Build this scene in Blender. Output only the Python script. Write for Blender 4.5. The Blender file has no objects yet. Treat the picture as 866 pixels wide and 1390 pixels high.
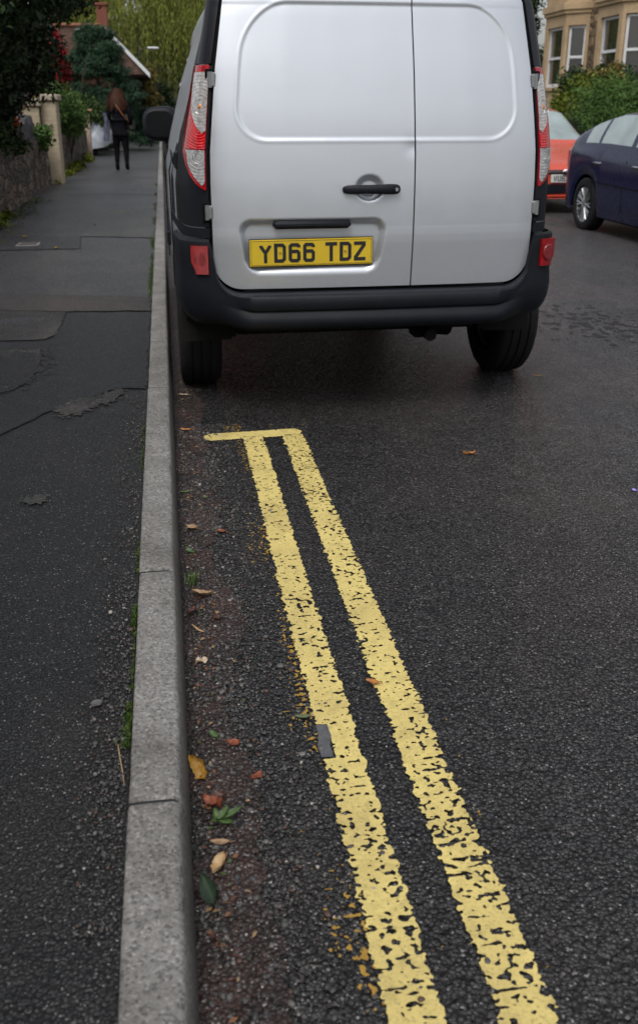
import bpy, math, random
import numpy as np
from mathutils import Vector, noise, Matrix
R = math.radians
scene = bpy.context.scene
col = scene.collection

# ------------------------------------------------------------------ camera, sky, sun, exposure
cam_d = bpy.data.cameras.new('camera'); cam = bpy.data.objects.new('camera', cam_d); col.objects.link(cam)
cam.location = (0, 0, 1.27)
cam.rotation_euler = (R(90 - 21.504), 0, R(-8.95))
cam_d.sensor_width = 36; cam_d.sensor_height = 36; cam_d.sensor_fit = 'AUTO'
cam_d.lens = 1264 * 36 / 1390
cam_d.shift_y = -45 / 1390
cam_d.clip_start = 0.05; cam_d.clip_end = 3000
cam_d.dof.use_dof = True; cam_d.dof.focus_distance = 2.9; cam_d.dof.aperture_fstop = 5.0
scene.camera = cam
w = bpy.data.worlds.new('World'); scene.world = w; w.use_nodes = True
nt = w.node_tree; bg = nt.nodes['Background']
sky = nt.nodes.new('ShaderNodeTexSky'); sky.sky_type = 'NISHITA'; sky.sun_disc = False
SUN_EL, SUN_ROT = R(56), R(207)
sky.sun_elevation = SUN_EL; sky.sun_rotation = SUN_ROT
sky.air_density = 1.2; sky.dust_density = 4.0; sky.ozone_density = 1.0
hs = nt.nodes.new('ShaderNodeHueSaturation'); hs.inputs['Saturation'].default_value = 0.28
nt.links.new(sky.outputs[0], hs.inputs['Color']); nt.links.new(hs.outputs[0], bg.inputs[0])
bg.inputs[1].default_value = 0.15
sd = bpy.data.lights.new('sun', 'SUN'); sd.energy = 0.9; sd.angle = R(28); sd.color = (1, .97, .93)
sun = bpy.data.objects.new('sun', sd); col.objects.link(sun)
D = Vector((math.sin(SUN_ROT) * math.cos(SUN_EL), math.cos(SUN_ROT) * math.cos(SUN_EL), math.sin(SUN_EL)))
sun.rotation_euler = D.to_track_quat('Z', 'Y').to_euler(); sun.location = (3, -4, 9)
scene.view_settings.view_transform = 'Standard'; scene.view_settings.look = 'None'
scene.view_settings.gamma = 1.0; scene.view_settings.exposure = 0.12
scene.render.engine = 'CYCLES'; scene.cycles.use_denoising = True
scene.cycles.max_bounces = 6; scene.cycles.diffuse_bounces = 3; scene.cycles.glossy_bounces = 3
scene.cycles.transparent_max_bounces = 6; scene.cycles.caustics_reflective = False; scene.cycles.caustics_refractive = False

rnd = random.Random(7); rng = np.random.default_rng(7)

# ------------------------------------------------------------------ object helpers
def tag(o, label=None, cat=None, group=None, kind=None):
    if label: o['label'] = label
    if cat: o['category'] = cat
    if group: o['group'] = group
    if kind: o['kind'] = kind
    return o
def empty(name, loc=(0, 0, 0), rz=0, label=None, cat=None, group=None):
    o = bpy.data.objects.new(name, None); col.objects.link(o); o.location = loc; o.rotation_euler = (0, 0, rz)
    o.empty_display_size = .2
    return tag(o, label, cat, group)
def link(name, me, mat=None, parent=None):
    o = bpy.data.objects.new(name, me); col.objects.link(o)
    if mat is not None and not me.materials: me.materials.append(mat)
    if parent is not None: o.parent = parent
    return o
def mk(name, verts, faces, mat, parent=None, smooth=None, mats=None, mi=None):
    me = bpy.data.meshes.new(name)
    if isinstance(verts, np.ndarray) and isinstance(faces, np.ndarray):
        me.vertices.add(len(verts)); me.vertices.foreach_set('co', verts.astype('f').ravel())
        k = faces.shape[1]
        me.loops.add(len(faces) * k); me.loops.foreach_set('vertex_index', faces.astype('i').ravel())
        me.polygons.add(len(faces)); me.polygons.foreach_set('loop_start', np.arange(0, len(faces) * k, k, dtype='i'))
        me.update(calc_edges=True); me.validate()
    else:
        me.from_pydata([tuple(v) for v in verts], [], [tuple(int(i) for i in f) for f in faces]); me.update()
    if mats:
        for m in mats: me.materials.append(m)
        if mi is not None: me.polygons.foreach_set('material_index', np.array(mi, dtype='i'))
    if smooth is not None:
        me.polygons.foreach_set('use_smooth', np.ones(len(me.polygons), dtype=bool))
        me.set_sharp_from_angle(angle=R(smooth))
    return link(name, me, mat, parent)
def copy_tree(o, parent=None):
    c = o.copy(); col.objects.link(c); c.parent = parent
    for ch in [x for x in bpy.data.objects if x.parent == o]: copy_tree(ch, c)
    return c

class MB:
    def __init__(s): s.v = []; s.f = []
    def add(s, v, f):
        n = len(s.v); s.v += [tuple(p) for p in v]; s.f += [tuple(i + n for i in q) for q in f]; return s
    def box(s, x0, x1, y0, y1, z0, z1, bev=0.0, rot=None, at=None):
        b = min(bev, .49 * min(x1 - x0, y1 - y0, z1 - z0))
        if b <= 0:
            v = [(x, y, z) for z in (z0, z1) for (x, y) in ((x0, y0), (x1, y0), (x1, y1), (x0, y1))]
            f = [(3, 2, 1, 0), (4, 5, 6, 7), (0, 1, 5, 4), (1, 2, 6, 5), (2, 3, 7, 6), (3, 0, 4, 7)]
        else:
            v = []; 
            for (z, i) in ((z0, b), (z0 + b, 0), (z1 - b, 0), (z1, b)):
                X0, X1, Y0, Y1 = x0 + i, x1 - i, y0 + i, y1 - i
                c = b if i == 0 else b * .6
                v += [(X0 + c, Y0, z), (X1 - c, Y0, z), (X1, Y0 + c, z), (X1, Y1 - c, z), (X1 - c, Y1, z), (X0 + c, Y1, z), (X0, Y1 - c, z), (X0, Y0 + c, z)]
            f = [tuple(range(7, -1, -1)), tuple(range(24, 32))]
            for r in range(3):
                for k in range(8): f.append((r * 8 + k, r * 8 + (k + 1) % 8, r * 8 + 8 + (k + 1) % 8, r * 8 + 8 + k))
        if rot is not None: v = [tuple(rot @ Vector(p)) for p in v]
        if at is not None: v = [(p[0] + at[0], p[1] + at[1], p[2] + at[2]) for p in v]
        return s.add(v, f)
    def tube(s, pts, rad, n=8, cap=True):
        pts = [Vector(p) for p in pts]
        rad = [rad] * len(pts) if isinstance(rad, (int, float)) else rad
        v = []; ref = None
        for i, p in enumerate(pts):
            t = (pts[min(i + 1, len(pts) - 1)] - pts[max(i - 1, 0)]).normalized()
            if ref is None: ref = Vector((0, 0, 1)) if abs(t.z) < .9 else Vector((1, 0, 0))
            a = t.cross(ref).normalized(); b = t.cross(a).normalized(); ref = -b if False else ref
            for k in range(n):
                an = 2 * math.pi * k / n; v.append(p + a * (rad[i] * math.cos(an)) + b * (rad[i] * math.sin(an)))
        f = []
        for i in range(len(pts) - 1):
            for k in range(n): f.append((i * n + k, i * n + (k + 1) % n, (i + 1) * n + (k + 1) % n, (i + 1) * n + k))
        if cap: f.append(tuple(range(n))); f.append(tuple(range((len(pts) - 1) * n + n - 1, (len(pts) - 1) * n - 1, -1)))
        return s.add(v, f)
    def lathe(s, prof, axis='x', at=(0, 0, 0), n=48, flip=False):
        v = []
        for (r, h) in prof:
            for k in range(n):
                a = 2 * math.pi * k / n; c, d = r * math.cos(a), r * math.sin(a)
                v.append({'x': (h, c, d), 'y': (c, h, d), 'z': (c, d, h)}[axis])
        v = [(p[0] + at[0], p[1] + at[1], p[2] + at[2]) for p in v]; f = []
        for i in range(len(prof) - 1):
            for k in range(n):
                q = (i * n + k, i * n + (k + 1) % n, (i + 1) * n + (k + 1) % n, (i + 1) * n + k)
                f.append(q[::-1] if flip else q)
        return s.add(v, f)
    def prism(s, poly, fn, d):          # outline poly in 2D, fn(u,v,depth)->xyz
        n = len(poly); v = [fn(a, b, 0) for a, b in poly] + [fn(a, b, d) for a, b in poly]
        f = [tuple(range(n)), tuple(range(2 * n - 1, n - 1, -1))] + [(k, k + n, (k + 1) % n + n, (k + 1) % n) for k in range(n)]
        return s.add(v, f)
    def build(s, name, mat, parent=None, smooth=40):
        return mk(name, s.v, s.f, mat, parent, smooth)

def grid_faces(nr, nc, wrap=False):
    i = np.arange(nr - 1)[:, None] * nc; j = np.arange(nc if wrap else nc - 1)[None, :]
    a = i + j; b = i + (j + 1) % nc
    return np.stack([a, b, b + nc, a + nc], -1).reshape(-1, 4)

# ------------------------------------------------------------------ material helpers
class NT:
    def __init__(s, name):
        s.m = bpy.data.materials.new(name); s.m.use_nodes = True; s.t = s.m.node_tree; s.p = s.t.nodes['Principled BSDF']
    def n(s, typ, **kw):
        o = s.t.nodes.new(typ)
        for k, v in kw.items():
            if k.startswith('i_'):
                key = k[2:].replace('_', ' '); key = int(key) if key.isdigit() else key
                if hasattr(v, 'links') or isinstance(v, bpy.types.NodeSocket): s.t.links.new(v, o.inputs[key])
                else: o.inputs[key].default_value = v
            else: setattr(o, k, v)
        return o
    def L(s, a, b): s.t.links.new(a, b)
    def set(s, **kw):
        for k, v in kw.items():
            key = k.replace('_', ' ')
            if isinstance(v, bpy.types.NodeSocket): s.L(v, s.p.inputs[key])
            else: s.p.inputs[key].default_value = v
    def pos(s): return s.n('ShaderNodeNewGeometry').outputs['Position']
    def obj(s): return s.n('ShaderNodeTexCoord').outputs['Object']
    def noise(s, vec, scale, detail=3, rough=.55, dist=0):
        return s.n('ShaderNodeTexNoise', i_Vector=vec, i_Scale=scale, i_Detail=detail, i_Roughness=rough, i_Distortion=dist)
    def vor(s, vec, scale, feature='F1', rnd_=1.0):
        return s.n('ShaderNodeTexVoronoi', feature=feature, i_Vector=vec, i_Scale=scale, i_Randomness=rnd_)
    def ramp(s, fac, stops, interp='LINEAR'):
        r = s.n('ShaderNodeValToRGB'); s.L(fac, r.inputs[0]); cr = r.color_ramp; cr.interpolation = interp
        while len(cr.elements) < len(stops): cr.elements.new(.5)
        for e, (p, c) in zip(cr.elements, stops):
            e.position = p; e.color = (c, c, c, 1) if isinstance(c, (int, float)) else (*c, 1)
        return r.outputs[0]
    def mix(s, fac, a, b, mode='MIX'):
        m = s.n('ShaderNodeMix', data_type='RGBA', blend_type=mode)
        for sock, v in ((m.inputs[0], fac), (m.inputs[6], a), (m.inputs[7], b)):
            if isinstance(v, bpy.types.NodeSocket): s.L(v, sock)
            elif isinstance(v, (int, float)): sock.default_value = v if sock.type == 'VALUE' else (v, v, v, 1)
            else: sock.default_value = (*v, 1)
        return m.outputs[2]
    def math(s, op, a, b=0.0, c=None):
        m = s.n('ShaderNodeMath', operation=op)
        for i, v in enumerate((a, b) if c is None else (a, b, c)):
            if isinstance(v, bpy.types.NodeSocket): s.L(v, m.inputs[i])
            else: m.inputs[i].default_value = v
        return m.outputs[0]
    def bump(s, h, strength=.4, dist=.01, nrm=None):
        b = s.n('ShaderNodeBump', i_Height=h, i_Strength=strength, i_Distance=dist)
        if nrm is not None: s.L(nrm, b.inputs['Normal'])
        return b.outputs[0]

def simple(name, c, rough=.5, metal=0, var=.15, scale=8, bump=0, bscale=60, coat=0, spec=.5, world=False):
    t = NT(name); v = t.pos() if world else t.obj()
    n = t.noise(v, scale, 4)
    lo = tuple(max(0, x * (1 - var)) for x in c); hi = tuple(min(1, x * (1 + var)) for x in c)
    t.set(Base_Color=t.ramp(n.outputs[0], [(.3, lo), (.7, hi)]), Roughness=rough, Metallic=metal)
    t.p.inputs['Specular IOR Level'].default_value = spec
    if coat: t.p.inputs['Coat Weight'].default_value = coat; t.p.inputs['Coat Roughness'].default_value = .06
    if bump:
        n2 = t.noise(v, bscale, 3); t.set(Normal=t.bump(n2.outputs[0], bump, .01))
    return t.m

def asphalt(name, dark, mid, light, tint, tint_amt=.5, scale=95, bump=.9, rough=.5, gloss=True, sparkle=.12, tscale=1.1, painted_sheen=False):
    t = NT(name); P = t.pos()
    warp = t.noise(P, 60, 2)
    v1 = t.vor(P, scale); v2 = t.vor(P, scale * 2.3); v3 = t.vor(P, scale * .55)
    sep = t.n('ShaderNodeSeparateColor'); t.L(v1.outputs['Color'], sep.inputs[0])
    sep2 = t.n('ShaderNodeSeparateColor'); t.L(v2.outputs['Color'], sep2.inputs[0])
    c = t.ramp(sep.outputs[0], [(.0, dark), (.45, mid), (.88, mid), (1, light)])
    c = t.mix(t.math('MULTIPLY', sep2.outputs[1], .55), c, t.ramp(sep2.outputs[0], [(0, dark), (.8, mid), (1, light)]))
    # binder between stones
    edge = t.ramp(v1.outputs['Distance'], [(.32, 0.0), (.62, 1.0)])
    c = t.mix(edge, c, tuple(x * .55 for x in dark))
    big = t.noise(P, tscale, 5, .6); med = t.noise(P, 9, 4, .6)
    c = t.mix(t.math('MULTIPLY', t.ramp(big.outputs[0], [(.45, 0.0), (.66, 1.0)]), tint_amt), c, t.mix(.6, c, tint))
    c = t.mix(1.0, c, t.ramp(med.outputs[0], [(.25, .72), (.75, 1.25)]), 'MULTIPLY')
    if painted_sheen:      # wet sky sheen painted into the running lane's colour, paler to the right
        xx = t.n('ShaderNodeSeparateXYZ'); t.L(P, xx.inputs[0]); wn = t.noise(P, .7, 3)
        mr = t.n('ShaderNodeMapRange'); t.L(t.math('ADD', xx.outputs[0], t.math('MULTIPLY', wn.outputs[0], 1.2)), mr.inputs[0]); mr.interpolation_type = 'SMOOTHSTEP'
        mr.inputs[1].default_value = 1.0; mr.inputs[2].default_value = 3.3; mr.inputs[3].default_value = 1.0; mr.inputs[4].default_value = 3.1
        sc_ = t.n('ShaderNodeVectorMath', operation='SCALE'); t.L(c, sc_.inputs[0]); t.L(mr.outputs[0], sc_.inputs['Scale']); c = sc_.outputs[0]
    sp = t.ramp(sep2.outputs[2], [(1 - sparkle * .25, 0.0), (1 - sparkle * .25 + .004, 1.0)], 'LINEAR')
    c = t.mix(t.math('MULTIPLY', sp, .8), c, (.33, .32, .31))
    h = t.math('ADD', t.math('MULTIPLY', v1.outputs['Distance'], -1.0), t.math('MULTIPLY', v2.outputs['Distance'], -.35))
    h = t.math('ADD', h, t.math('MULTIPLY', sep.outputs[1], .55))
    h = t.math('ADD', h, t.math('MULTIPLY', t.math('MULTIPLY', v3.outputs['Distance'], -1), .5))
    nrm = t.bump(h, bump, .006)
    nrm = t.bump(big.outputs[0], .25, .03, nrm)
    rr = t.ramp(sep.outputs[2], [(0, rough - .14), (1, rough + .16)])
    t.set(Base_Color=c, Roughness=rr, Normal=nrm); t.p.inputs['Specular IOR Level'].default_value = .5
    return t.m

def foliage(name, c1, c2, c3, rough=.55, trans=.12):
    t = NT(name); g = t.n('ShaderNodeNewGeometry'); P = g.outputs['Position']
    r = g.outputs['Random Per Island']; n = t.noise(P, 1.6, 3)
    c = t.ramp(r, [(0, c1), (.5, c2), (1, c3)])
    c = t.mix(1.0, c, t.ramp(n.outputs[0], [(.3, .6), (.7, 1.35)]), 'MULTIPLY')
    t.set(Base_Color=c, Roughness=rough); t.p.inputs['Specular IOR Level'].default_value = .16
    t.p.inputs['Transmission Weight'].default_value = 0
    t.p.inputs['Subsurface Weight'].default_value = 0
    return t.m

M = {}
M['road'] = asphalt('road_asphalt', (.012, .012, .0125), (.040, .0405, .0425), (.098, .098, .098), (.07, .047, .042), .25, 118, 1.0, .30, sparkle=.05, painted_sheen=True)
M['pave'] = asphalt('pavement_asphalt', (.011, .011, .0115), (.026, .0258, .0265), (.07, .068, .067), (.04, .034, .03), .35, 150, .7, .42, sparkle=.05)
M['pave_old'] = asphalt('worn_pavement_asphalt', (.018, .0165, .0158), (.041, .038, .036), (.11, .10, .095), (.085, .073, .064), .9, 130, .7, .45, sparkle=.1, tscale=2.5)
M['pave_new'] = asphalt('newer_pavement_asphalt', (.011, .0115, .013), (.027, .028, .031), (.06, .06, .064), (.035, .035, .04), .3, 170, .6, .38, sparkle=.04)
M['tar'] = simple('tar_seam', (.013, .013, .014), .55, 0, .3, 30, .4, 90, world=True)
M['rubber'] = simple('tyre_rubber', (.012, .012, .013), .7, 0, .25, 12, .2, 120, 0, .25)
M['black_plastic'] = simple('textured_dark_plastic', (.011, .0125, .017), .45, 0, .2, 6, .12, 700, 0, .2)
M['gloss_black'] = simple('smooth_black_trim', (.011, .012, .017), .3, 0, .1, 4, 0, 60, 0, .4)
M['under'] = simple('dirty_underbody', (.012, .0115, .011), .85, 0, .4, 7, .3, 30, 0, .15)
M['seal'] = simple('rubber_seal', (.006, .006, .007), .8, 0, .2, 20, 0, 60, 0, .1)
M['chrome'] = simple('chrome', (.7, .71, .72), .16, 1, .08, 12)
M['alloy'] = simple('alloy_metal', (.42, .43, .44), .32, .85, .12, 9)
M['hinge'] = simple('grey_hinge_metal', (.30, .31, .32), .35, .6, .1, 20)
M['white_paint'] = simple('white_window_paint', (.68, .7, .72), .45, 0, .06, 5)
M['dark_cloth'] = simple('black_cloth', (.012, .012, .015), .85, 0, .4, 10, .4, 90)

def paint(name, c, metal=.35, rough=.38, dirt=.25, coat=.6, grime=.22, fleck=.10):
    t = NT(name); O = t.obj(); n = t.noise(O, 3.2, 5, .6); n2 = t.noise(O, 900, 2); n3 = t.noise(O, 14, 6, .7)
    base = t.mix(t.math('MULTIPLY', t.ramp(n.outputs[0], [(.42, 0.0), (.75, 1.0)]), dirt), c, tuple(x * .72 for x in c))
    base = t.mix(t.math('MULTIPLY', t.ramp(n2.outputs[0], [(.35, 0.0), (.65, 1.0)]), fleck), base, tuple(min(1, x * 1.35) for x in c))
    # road grime rises from the sills
    sep = t.n('ShaderNodeSeparateXYZ'); t.L(O, sep.inputs[0])
    g = t.math('MULTIPLY', t.ramp(sep.outputs[2], [(.45, 1.0), (.95, 0.0)]), t.ramp(n3.outputs[0], [(.35, 0.15), (.7, 1.0)]))
    base = t.mix(t.math('MULTIPLY', g, grime), base, (.16, .145, .125))
    t.set(Base_Color=base, Metallic=metal, Roughness=t.ramp(n3.outputs[0], [(.3, rough - .05), (.7, rough + .09)]))
    t.p.inputs['Coat Weight'].default_value = coat; t.p.inputs['Coat Roughness'].default_value = .12
    return t.m
M['silver'] = paint('silver_van_paint', (.63, .66, .71), .62, .34, .15, .35)
M['redcar'] = paint('orange_red_car_paint', (.58, .08, .045), .05, .28, .1, .7, .05, 0)
M['bluecar'] = paint('dark_blue_car_paint', (.004, .007, .040), 0, .25, .1, .45, .02, .0)
M['redcar2'] = paint('red_car_paint', (.22, .012, .012), .0, .3, .1, .5)
M['bluecar'].node_tree.nodes['Principled BSDF'].inputs['Specular IOR Level'].default_value = .2
def glass(name, c, rough=.04, spec=.8):
    t = NT(name); n = t.noise(t.obj(), 2.5, 3)
    t.set(Base_Color=t.ramp(n.outputs[0], [(.3, c), (.7, tuple(x * 1.6 for x in c))]), Roughness=rough)
    t.p.inputs['Specular IOR Level'].default_value = spec; t.p.inputs['Coat Weight'].default_value = 1
    t.p.inputs['Coat Roughness'].default_value = .02
    return t.m
M['glass'] = glass('car_glass', (.03, .036, .035))
M['paleglass'] = glass('painted_reflection_glass', (.22, .27, .27), .05, 1)  # pale base colour paints the sky's reflection into the glass
M['houseglass'] = glass('house_window_glass', (.02, .021, .022), .03, .8)

def lens(name, c, ring=None, rscale=140, rough=.12, metal=0, bump=.5, ctr=None):
    """ribbed lamp lens: reflector rings round ctr in object space"""
    t = NT(name); O = t.obj()
    mp = t.n('ShaderNodeMapping'); t.L(O, mp.inputs[0])
    if ctr: mp.inputs['Location'].default_value = (-ctr[0], 0, -ctr[1])
    mp.inputs['Scale'].default_value = (1, 0, 1)
    wv = t.n('ShaderNodeTexWave', wave_type='RINGS' if ctr else 'BANDS', bands_direction='Z' if not ctr else 'X', i_Scale=rscale, i_Distortion=0)
    if ctr: wv.rings_direction = 'SPHERICAL'
    t.L(mp.outputs[0], wv.inputs[0])
    wv2 = t.vor(O, 210)
    col_ = t.ramp(wv.outputs['Fac'], [(.2, tuple(x * .84 for x in c)), (.8, c)])
    n = t.noise(O, 60, 2); col_ = t.mix(1.0, col_, t.ramp(n.outputs[0], [(.3, .7), (.7, 1.3)]), 'MULTIPLY')
    h = t.math('ADD', wv.outputs['Fac'], t.math('MULTIPLY', wv2.outputs['Distance'], .7))
    t.set(Base_Color=col_, Roughness=rough, Metallic=metal, Normal=t.bump(h, bump, .003))
    t.p.inputs['Coat Weight'].default_value = 1; t.p.inputs['Coat Roughness'].default_value = .03
    return t.m

# ------------------------------------------------------------------ ground, road, pavements, kerbs
def road_z(x): return 0.0 if x < 1.8 else max(-.155, -.03 * (x - 1.8))
def strip(name, xs, zs, y0, y1, mat, ny=60, kind='structure', wob=0):
    ys = y0 + (y1 - y0) * (np.linspace(0, 1, ny) ** 1.6)
    v = np.array([(x, y, z + (wob * noise.noise(Vector((x * .8, y * .5, 3)))) ) for y in ys for x, z in zip(xs, zs)])
    o = mk(name, v, grid_faces(ny, len(xs)), mat, smooth=60); tag(o, kind=kind); return o
soil = simple('garden_soil', (.05, .04, .028), .9, 0, .4, 3, .6, 20, world=True)
grass_ground = simple('rough_grass_ground', (.045, .06, .022), .9, 0, .4, 2, .6, 18, world=True)
g = mk('ground', [(-900, -900, -.35), (900, -900, -.35), (900, 900, -.35), (-900, 900, -.35)], [(0, 1, 2, 3)], grass_ground); tag(g, kind='structure')
xs = [-.03, .1, .4, .9, 1.8, 3, 4.5, 6, 6.9]
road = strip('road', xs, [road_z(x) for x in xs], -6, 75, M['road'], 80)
M['pave_far'] = asphalt('sheen_painted_pavement_asphalt', (.042, .042, .044), (.084, .084, .09), (.15, .15, .155), (.11, .10, .095), .5, 150, .6, .36, sparkle=.04, tscale=1.6)  # sky sheen on the far pavement painted in as a paler base
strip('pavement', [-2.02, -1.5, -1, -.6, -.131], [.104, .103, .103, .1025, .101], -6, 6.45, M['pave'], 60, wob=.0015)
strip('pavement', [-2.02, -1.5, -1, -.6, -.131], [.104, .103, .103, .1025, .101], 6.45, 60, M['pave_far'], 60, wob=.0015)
strip('far_pavement', [7.08, 7.9, 8.6], [-.03, -.03, -.03], -6, 60, M['pave'], 40)
strip('left_garden_ground', [-14, -6, -2.1], [.7, .45, .3], -6, 70, soil, 30, wob=.1)
strip('right_garden_ground', [8.5, 10, 12, 30], [.1, .5, .85, .9], -6, 90, soil, 30, wob=.08)

# kerbs: individual stones with joints, worn arrises
def conc(name, c):
    t = NT(name); P = t.pos(); v = t.vor(P, 190); s = t.n('ShaderNodeSeparateColor'); t.L(v.outputs['Color'], s.inputs[0])
    n = t.noise(P, 6, 5, .65); n2 = t.noise(P, 45, 4, .7)
    k = t.ramp(s.outputs[0], [(0, tuple(x * .55 for x in c)), (.35, c), (.8, tuple(x * 1.12 for x in c)), (1, tuple(min(1, x * 1.6) for x in c))])
    k = t.mix(1.0, k, t.ramp(n.outputs[0], [(.28, (.62, .6, .57)), (.6, (1.05, 1.04, 1.02))]), 'MULTIPLY')
    k = t.mix(1.0, k, t.ramp(n2.outputs[0], [(.3, .82), (.7, 1.1)]), 'MULTIPLY')
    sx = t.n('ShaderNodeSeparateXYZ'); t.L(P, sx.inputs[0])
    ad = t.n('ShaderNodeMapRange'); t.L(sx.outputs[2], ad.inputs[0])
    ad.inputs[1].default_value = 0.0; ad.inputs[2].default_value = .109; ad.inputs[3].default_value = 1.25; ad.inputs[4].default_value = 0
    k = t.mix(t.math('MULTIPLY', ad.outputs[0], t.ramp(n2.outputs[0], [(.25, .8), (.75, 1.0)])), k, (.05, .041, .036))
    pit = t.math('ADD', t.math('MULTIPLY', v.outputs['Distance'], -.6), n2.outputs[0])
    t.set(Base_Color=k, Roughness=.78, Normal=t.bump(pit, .5, .004)); t.p.inputs['Specular IOR Level'].default_value = .3
    return t.m
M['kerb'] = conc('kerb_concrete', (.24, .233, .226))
def kerb(name, x_in, x_out, ztop, zlow, y_first, n0, n1, mat, s=1):
    prof = [(x_in, -.2), (x_in, ztop - .007), (x_in + s * .002, ztop - .002), (x_in + s * .006, ztop), (x_in + s * .035, ztop + .0008), (x_in + s * .080, ztop), (x_in + s * .0875, ztop - .0018), (x_in + s * .0925, ztop - .006), (x_in + s * .0955, ztop - .014), (x_out - s * .003, zlow + .02), (x_out, zlow - .2)]
    b = MB(); L = .921
    for k in range(n0, n1):
        ya = y_first + k * L + .0028; yb = ya + L - .0056
        dx = rnd.uniform(-.0012, .0012); dz = rnd.uniform(-.0015, .0015); dx2 = dx + rnd.uniform(-.001, .001)
        segs = [(ya, .006), (ya + .003, .002), (ya + .012, 0)] + [(ya + (yb - ya) * q / 12, 0) for q in range(1, 12)] + [(yb - .012, 0), (yb - .003, .002), (yb, .006)]
        v = []
        for (y, inset) in segs:
            for (x, z) in prof:
                cx = x_in + s * .05
                jit = .0016 * noise.noise(Vector((x * 40, y * 16, z * 40)))
                v.append((x + dx + (cx - x) * inset * 2 + jit, y, z + dz - (inset if z > 0 else 0) + .0008 * noise.noise(Vector((x * 60, y * 30, 2)))))
        m = len(prof); f = []
        for i in range(len(segs) - 1):
            for j in range(m - 1): f.append((i * m + j, i * m + j + 1, (i + 1) * m + j + 1, (i + 1) * m + j))
        f.append(tuple(range(m - 1, -1, -1))); e = (len(segs) - 1) * m; f.append(tuple(range(e, e + m)))
        if s > 0: f = [q[::-1] for q in f]
        b.add(v, f)
    o = b.build(name, mat, None, 50); tag(o, kind='structure')
    j = MB(); q = [(x - s * .004 if x != x_in else x + s * .004, z - .004) for x, z in prof]
    for k in range(n0, n1): j.prism(q, lambda u, v_, d_: (u, y_first + k * L - .0035 + d_, v_), .007)
    o = j.build(name + '_joints', M['tar'], None, None); tag(o, kind='structure'); return o
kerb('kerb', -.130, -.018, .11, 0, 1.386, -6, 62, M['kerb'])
kerb('far_kerb', 7.08, 6.89, -.03, -.155, 1.4, -6, 62, M['kerb'], -1)

# ------------------------------------------------------------------ repair patches and seams in the pavement
def sheet(name, poly, z, mat, kind='structure', rag=.016, n=26):
    pts = []
    for i, a in enumerate(poly):
        b = poly[(i + 1) % len(poly)]
        L = math.dist(a, b); k = max(1, int(L / .018))
        for q in range(k):
            u = q / k; x = a[0] + (b[0] - a[0]) * u; y = a[1] + (b[1] - a[1]) * u
            pts.append((x + rag * (noise.noise(Vector((x * 9, y * 9, 1))) + .6 * noise.noise(Vector((x * 31, y * 31, 1)))), y + rag * (noise.noise(Vector((x * 9, y * 9, 7))) + .6 * noise.noise(Vector((x * 31, y * 31, 4)))), z))
    o = mk(name, pts, [tuple(range(len(pts)))], mat); tag(o, kind=kind); return o
def seam(name, line, wid, z, mat=None):
    pts = []
    for a, b in zip(line, line[1:]):
        k = max(2, int(math.dist(a, b) / .05))
        for q in range(k): pts.append((a[0] + (b[0] - a[0]) * q / k, a[1] + (b[1] - a[1]) * q / k))
    pts.append(line[-1]); v = []
    for i, p in enumerate(pts):
        a = pts[max(0, i - 1)]; b = pts[min(len(pts) - 1, i + 1)]
        t = Vector((b[0] - a[0], b[1] - a[1])).normalized(); ww = wid * (.6 + .8 * abs(noise.noise(Vector((p[0] * 14, p[1] * 14, 5)))))
        jx = .008 * noise.noise(Vector((p[0] * 8, p[1] * 8, 2)))
        v += [(p[0] - t.y * ww + jx, p[1] + t.x * ww + jx, z), (p[0] + t.y * ww + jx, p[1] - t.x * ww + jx, z)]
    f = [(2 * i, 2 * i + 1, 2 * i + 3, 2 * i + 2) for i in range(len(pts) - 1)]
    o = mk(name, v, f, mat or M['tar']); tag(o, kind='structure'); return o
ZP = .1075
sheet('pavement_patch', [(-.659, 5.975), (-1.95, 6.3), (-1.95, 5.25), (-.70, 5.215), (-.655, 5.33), (-.65, 5.62)], ZP, M['pave_old'])
sheet('pavement_patch', [(-.70, 5.0), (-1.95, 5.02), (-1.95, 4.1), (-.80, 4.13), (-.723, 4.21), (-.67, 4.43), (-.67, 4.74)], ZP, M['pave_old'])
sheet('pavement_patch', [(-.136, 6.40), (-.42, 6.48), (-.87, 6.61), (-1.95, 6.9), (-1.95, 6.3), (-.66, 5.985), (-.136, 5.93)], ZP + .0012, asphalt('patched_trench_asphalt', (.03, .027, .026), (.062, .055, .051), (.12, .11, .1), (.09, .07, .06), .7, 150, .8, .6))
sheet('pavement_patch', [(-.14, 4.14), (-.135, 5.9), (-.655, 5.96), (-.64, 5.6), (-.66, 5.2), (-.65, 4.7), (-.66, 4.3), (-.76, 4.12), (-1.9, 4.05), (-1.9, 3.0), (-.95, 3.3), (-.69, 3.57), (-.552, 3.826), (-.415, 3.986), (-.30, 4.14), (-.233, 4.165)], ZP - .0012, M['pave_new'])
sheet('pavement_patch', [(-.80, 8.93), (-.87, 9.87), (-1.95, 10.1), (-1.95, 8.93)], ZP, asphalt('dark_patch_asphalt', (.02, .021, .023), (.045, .046, .05), (.09, .09, .095), (.06, .06, .065), .4, 160, .6, .38))
sheet('pavement_patch', [(-.14, 9.64), (-.87, 9.87), (-.87, 12.5), (-.135, 12.6)], ZP, asphalt('pale_patch_asphalt', (.04, .038, .036), (.085, .08, .077), (.15, .145, .14), (.11, .10, .09), .6, 140, .6, .4))
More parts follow.
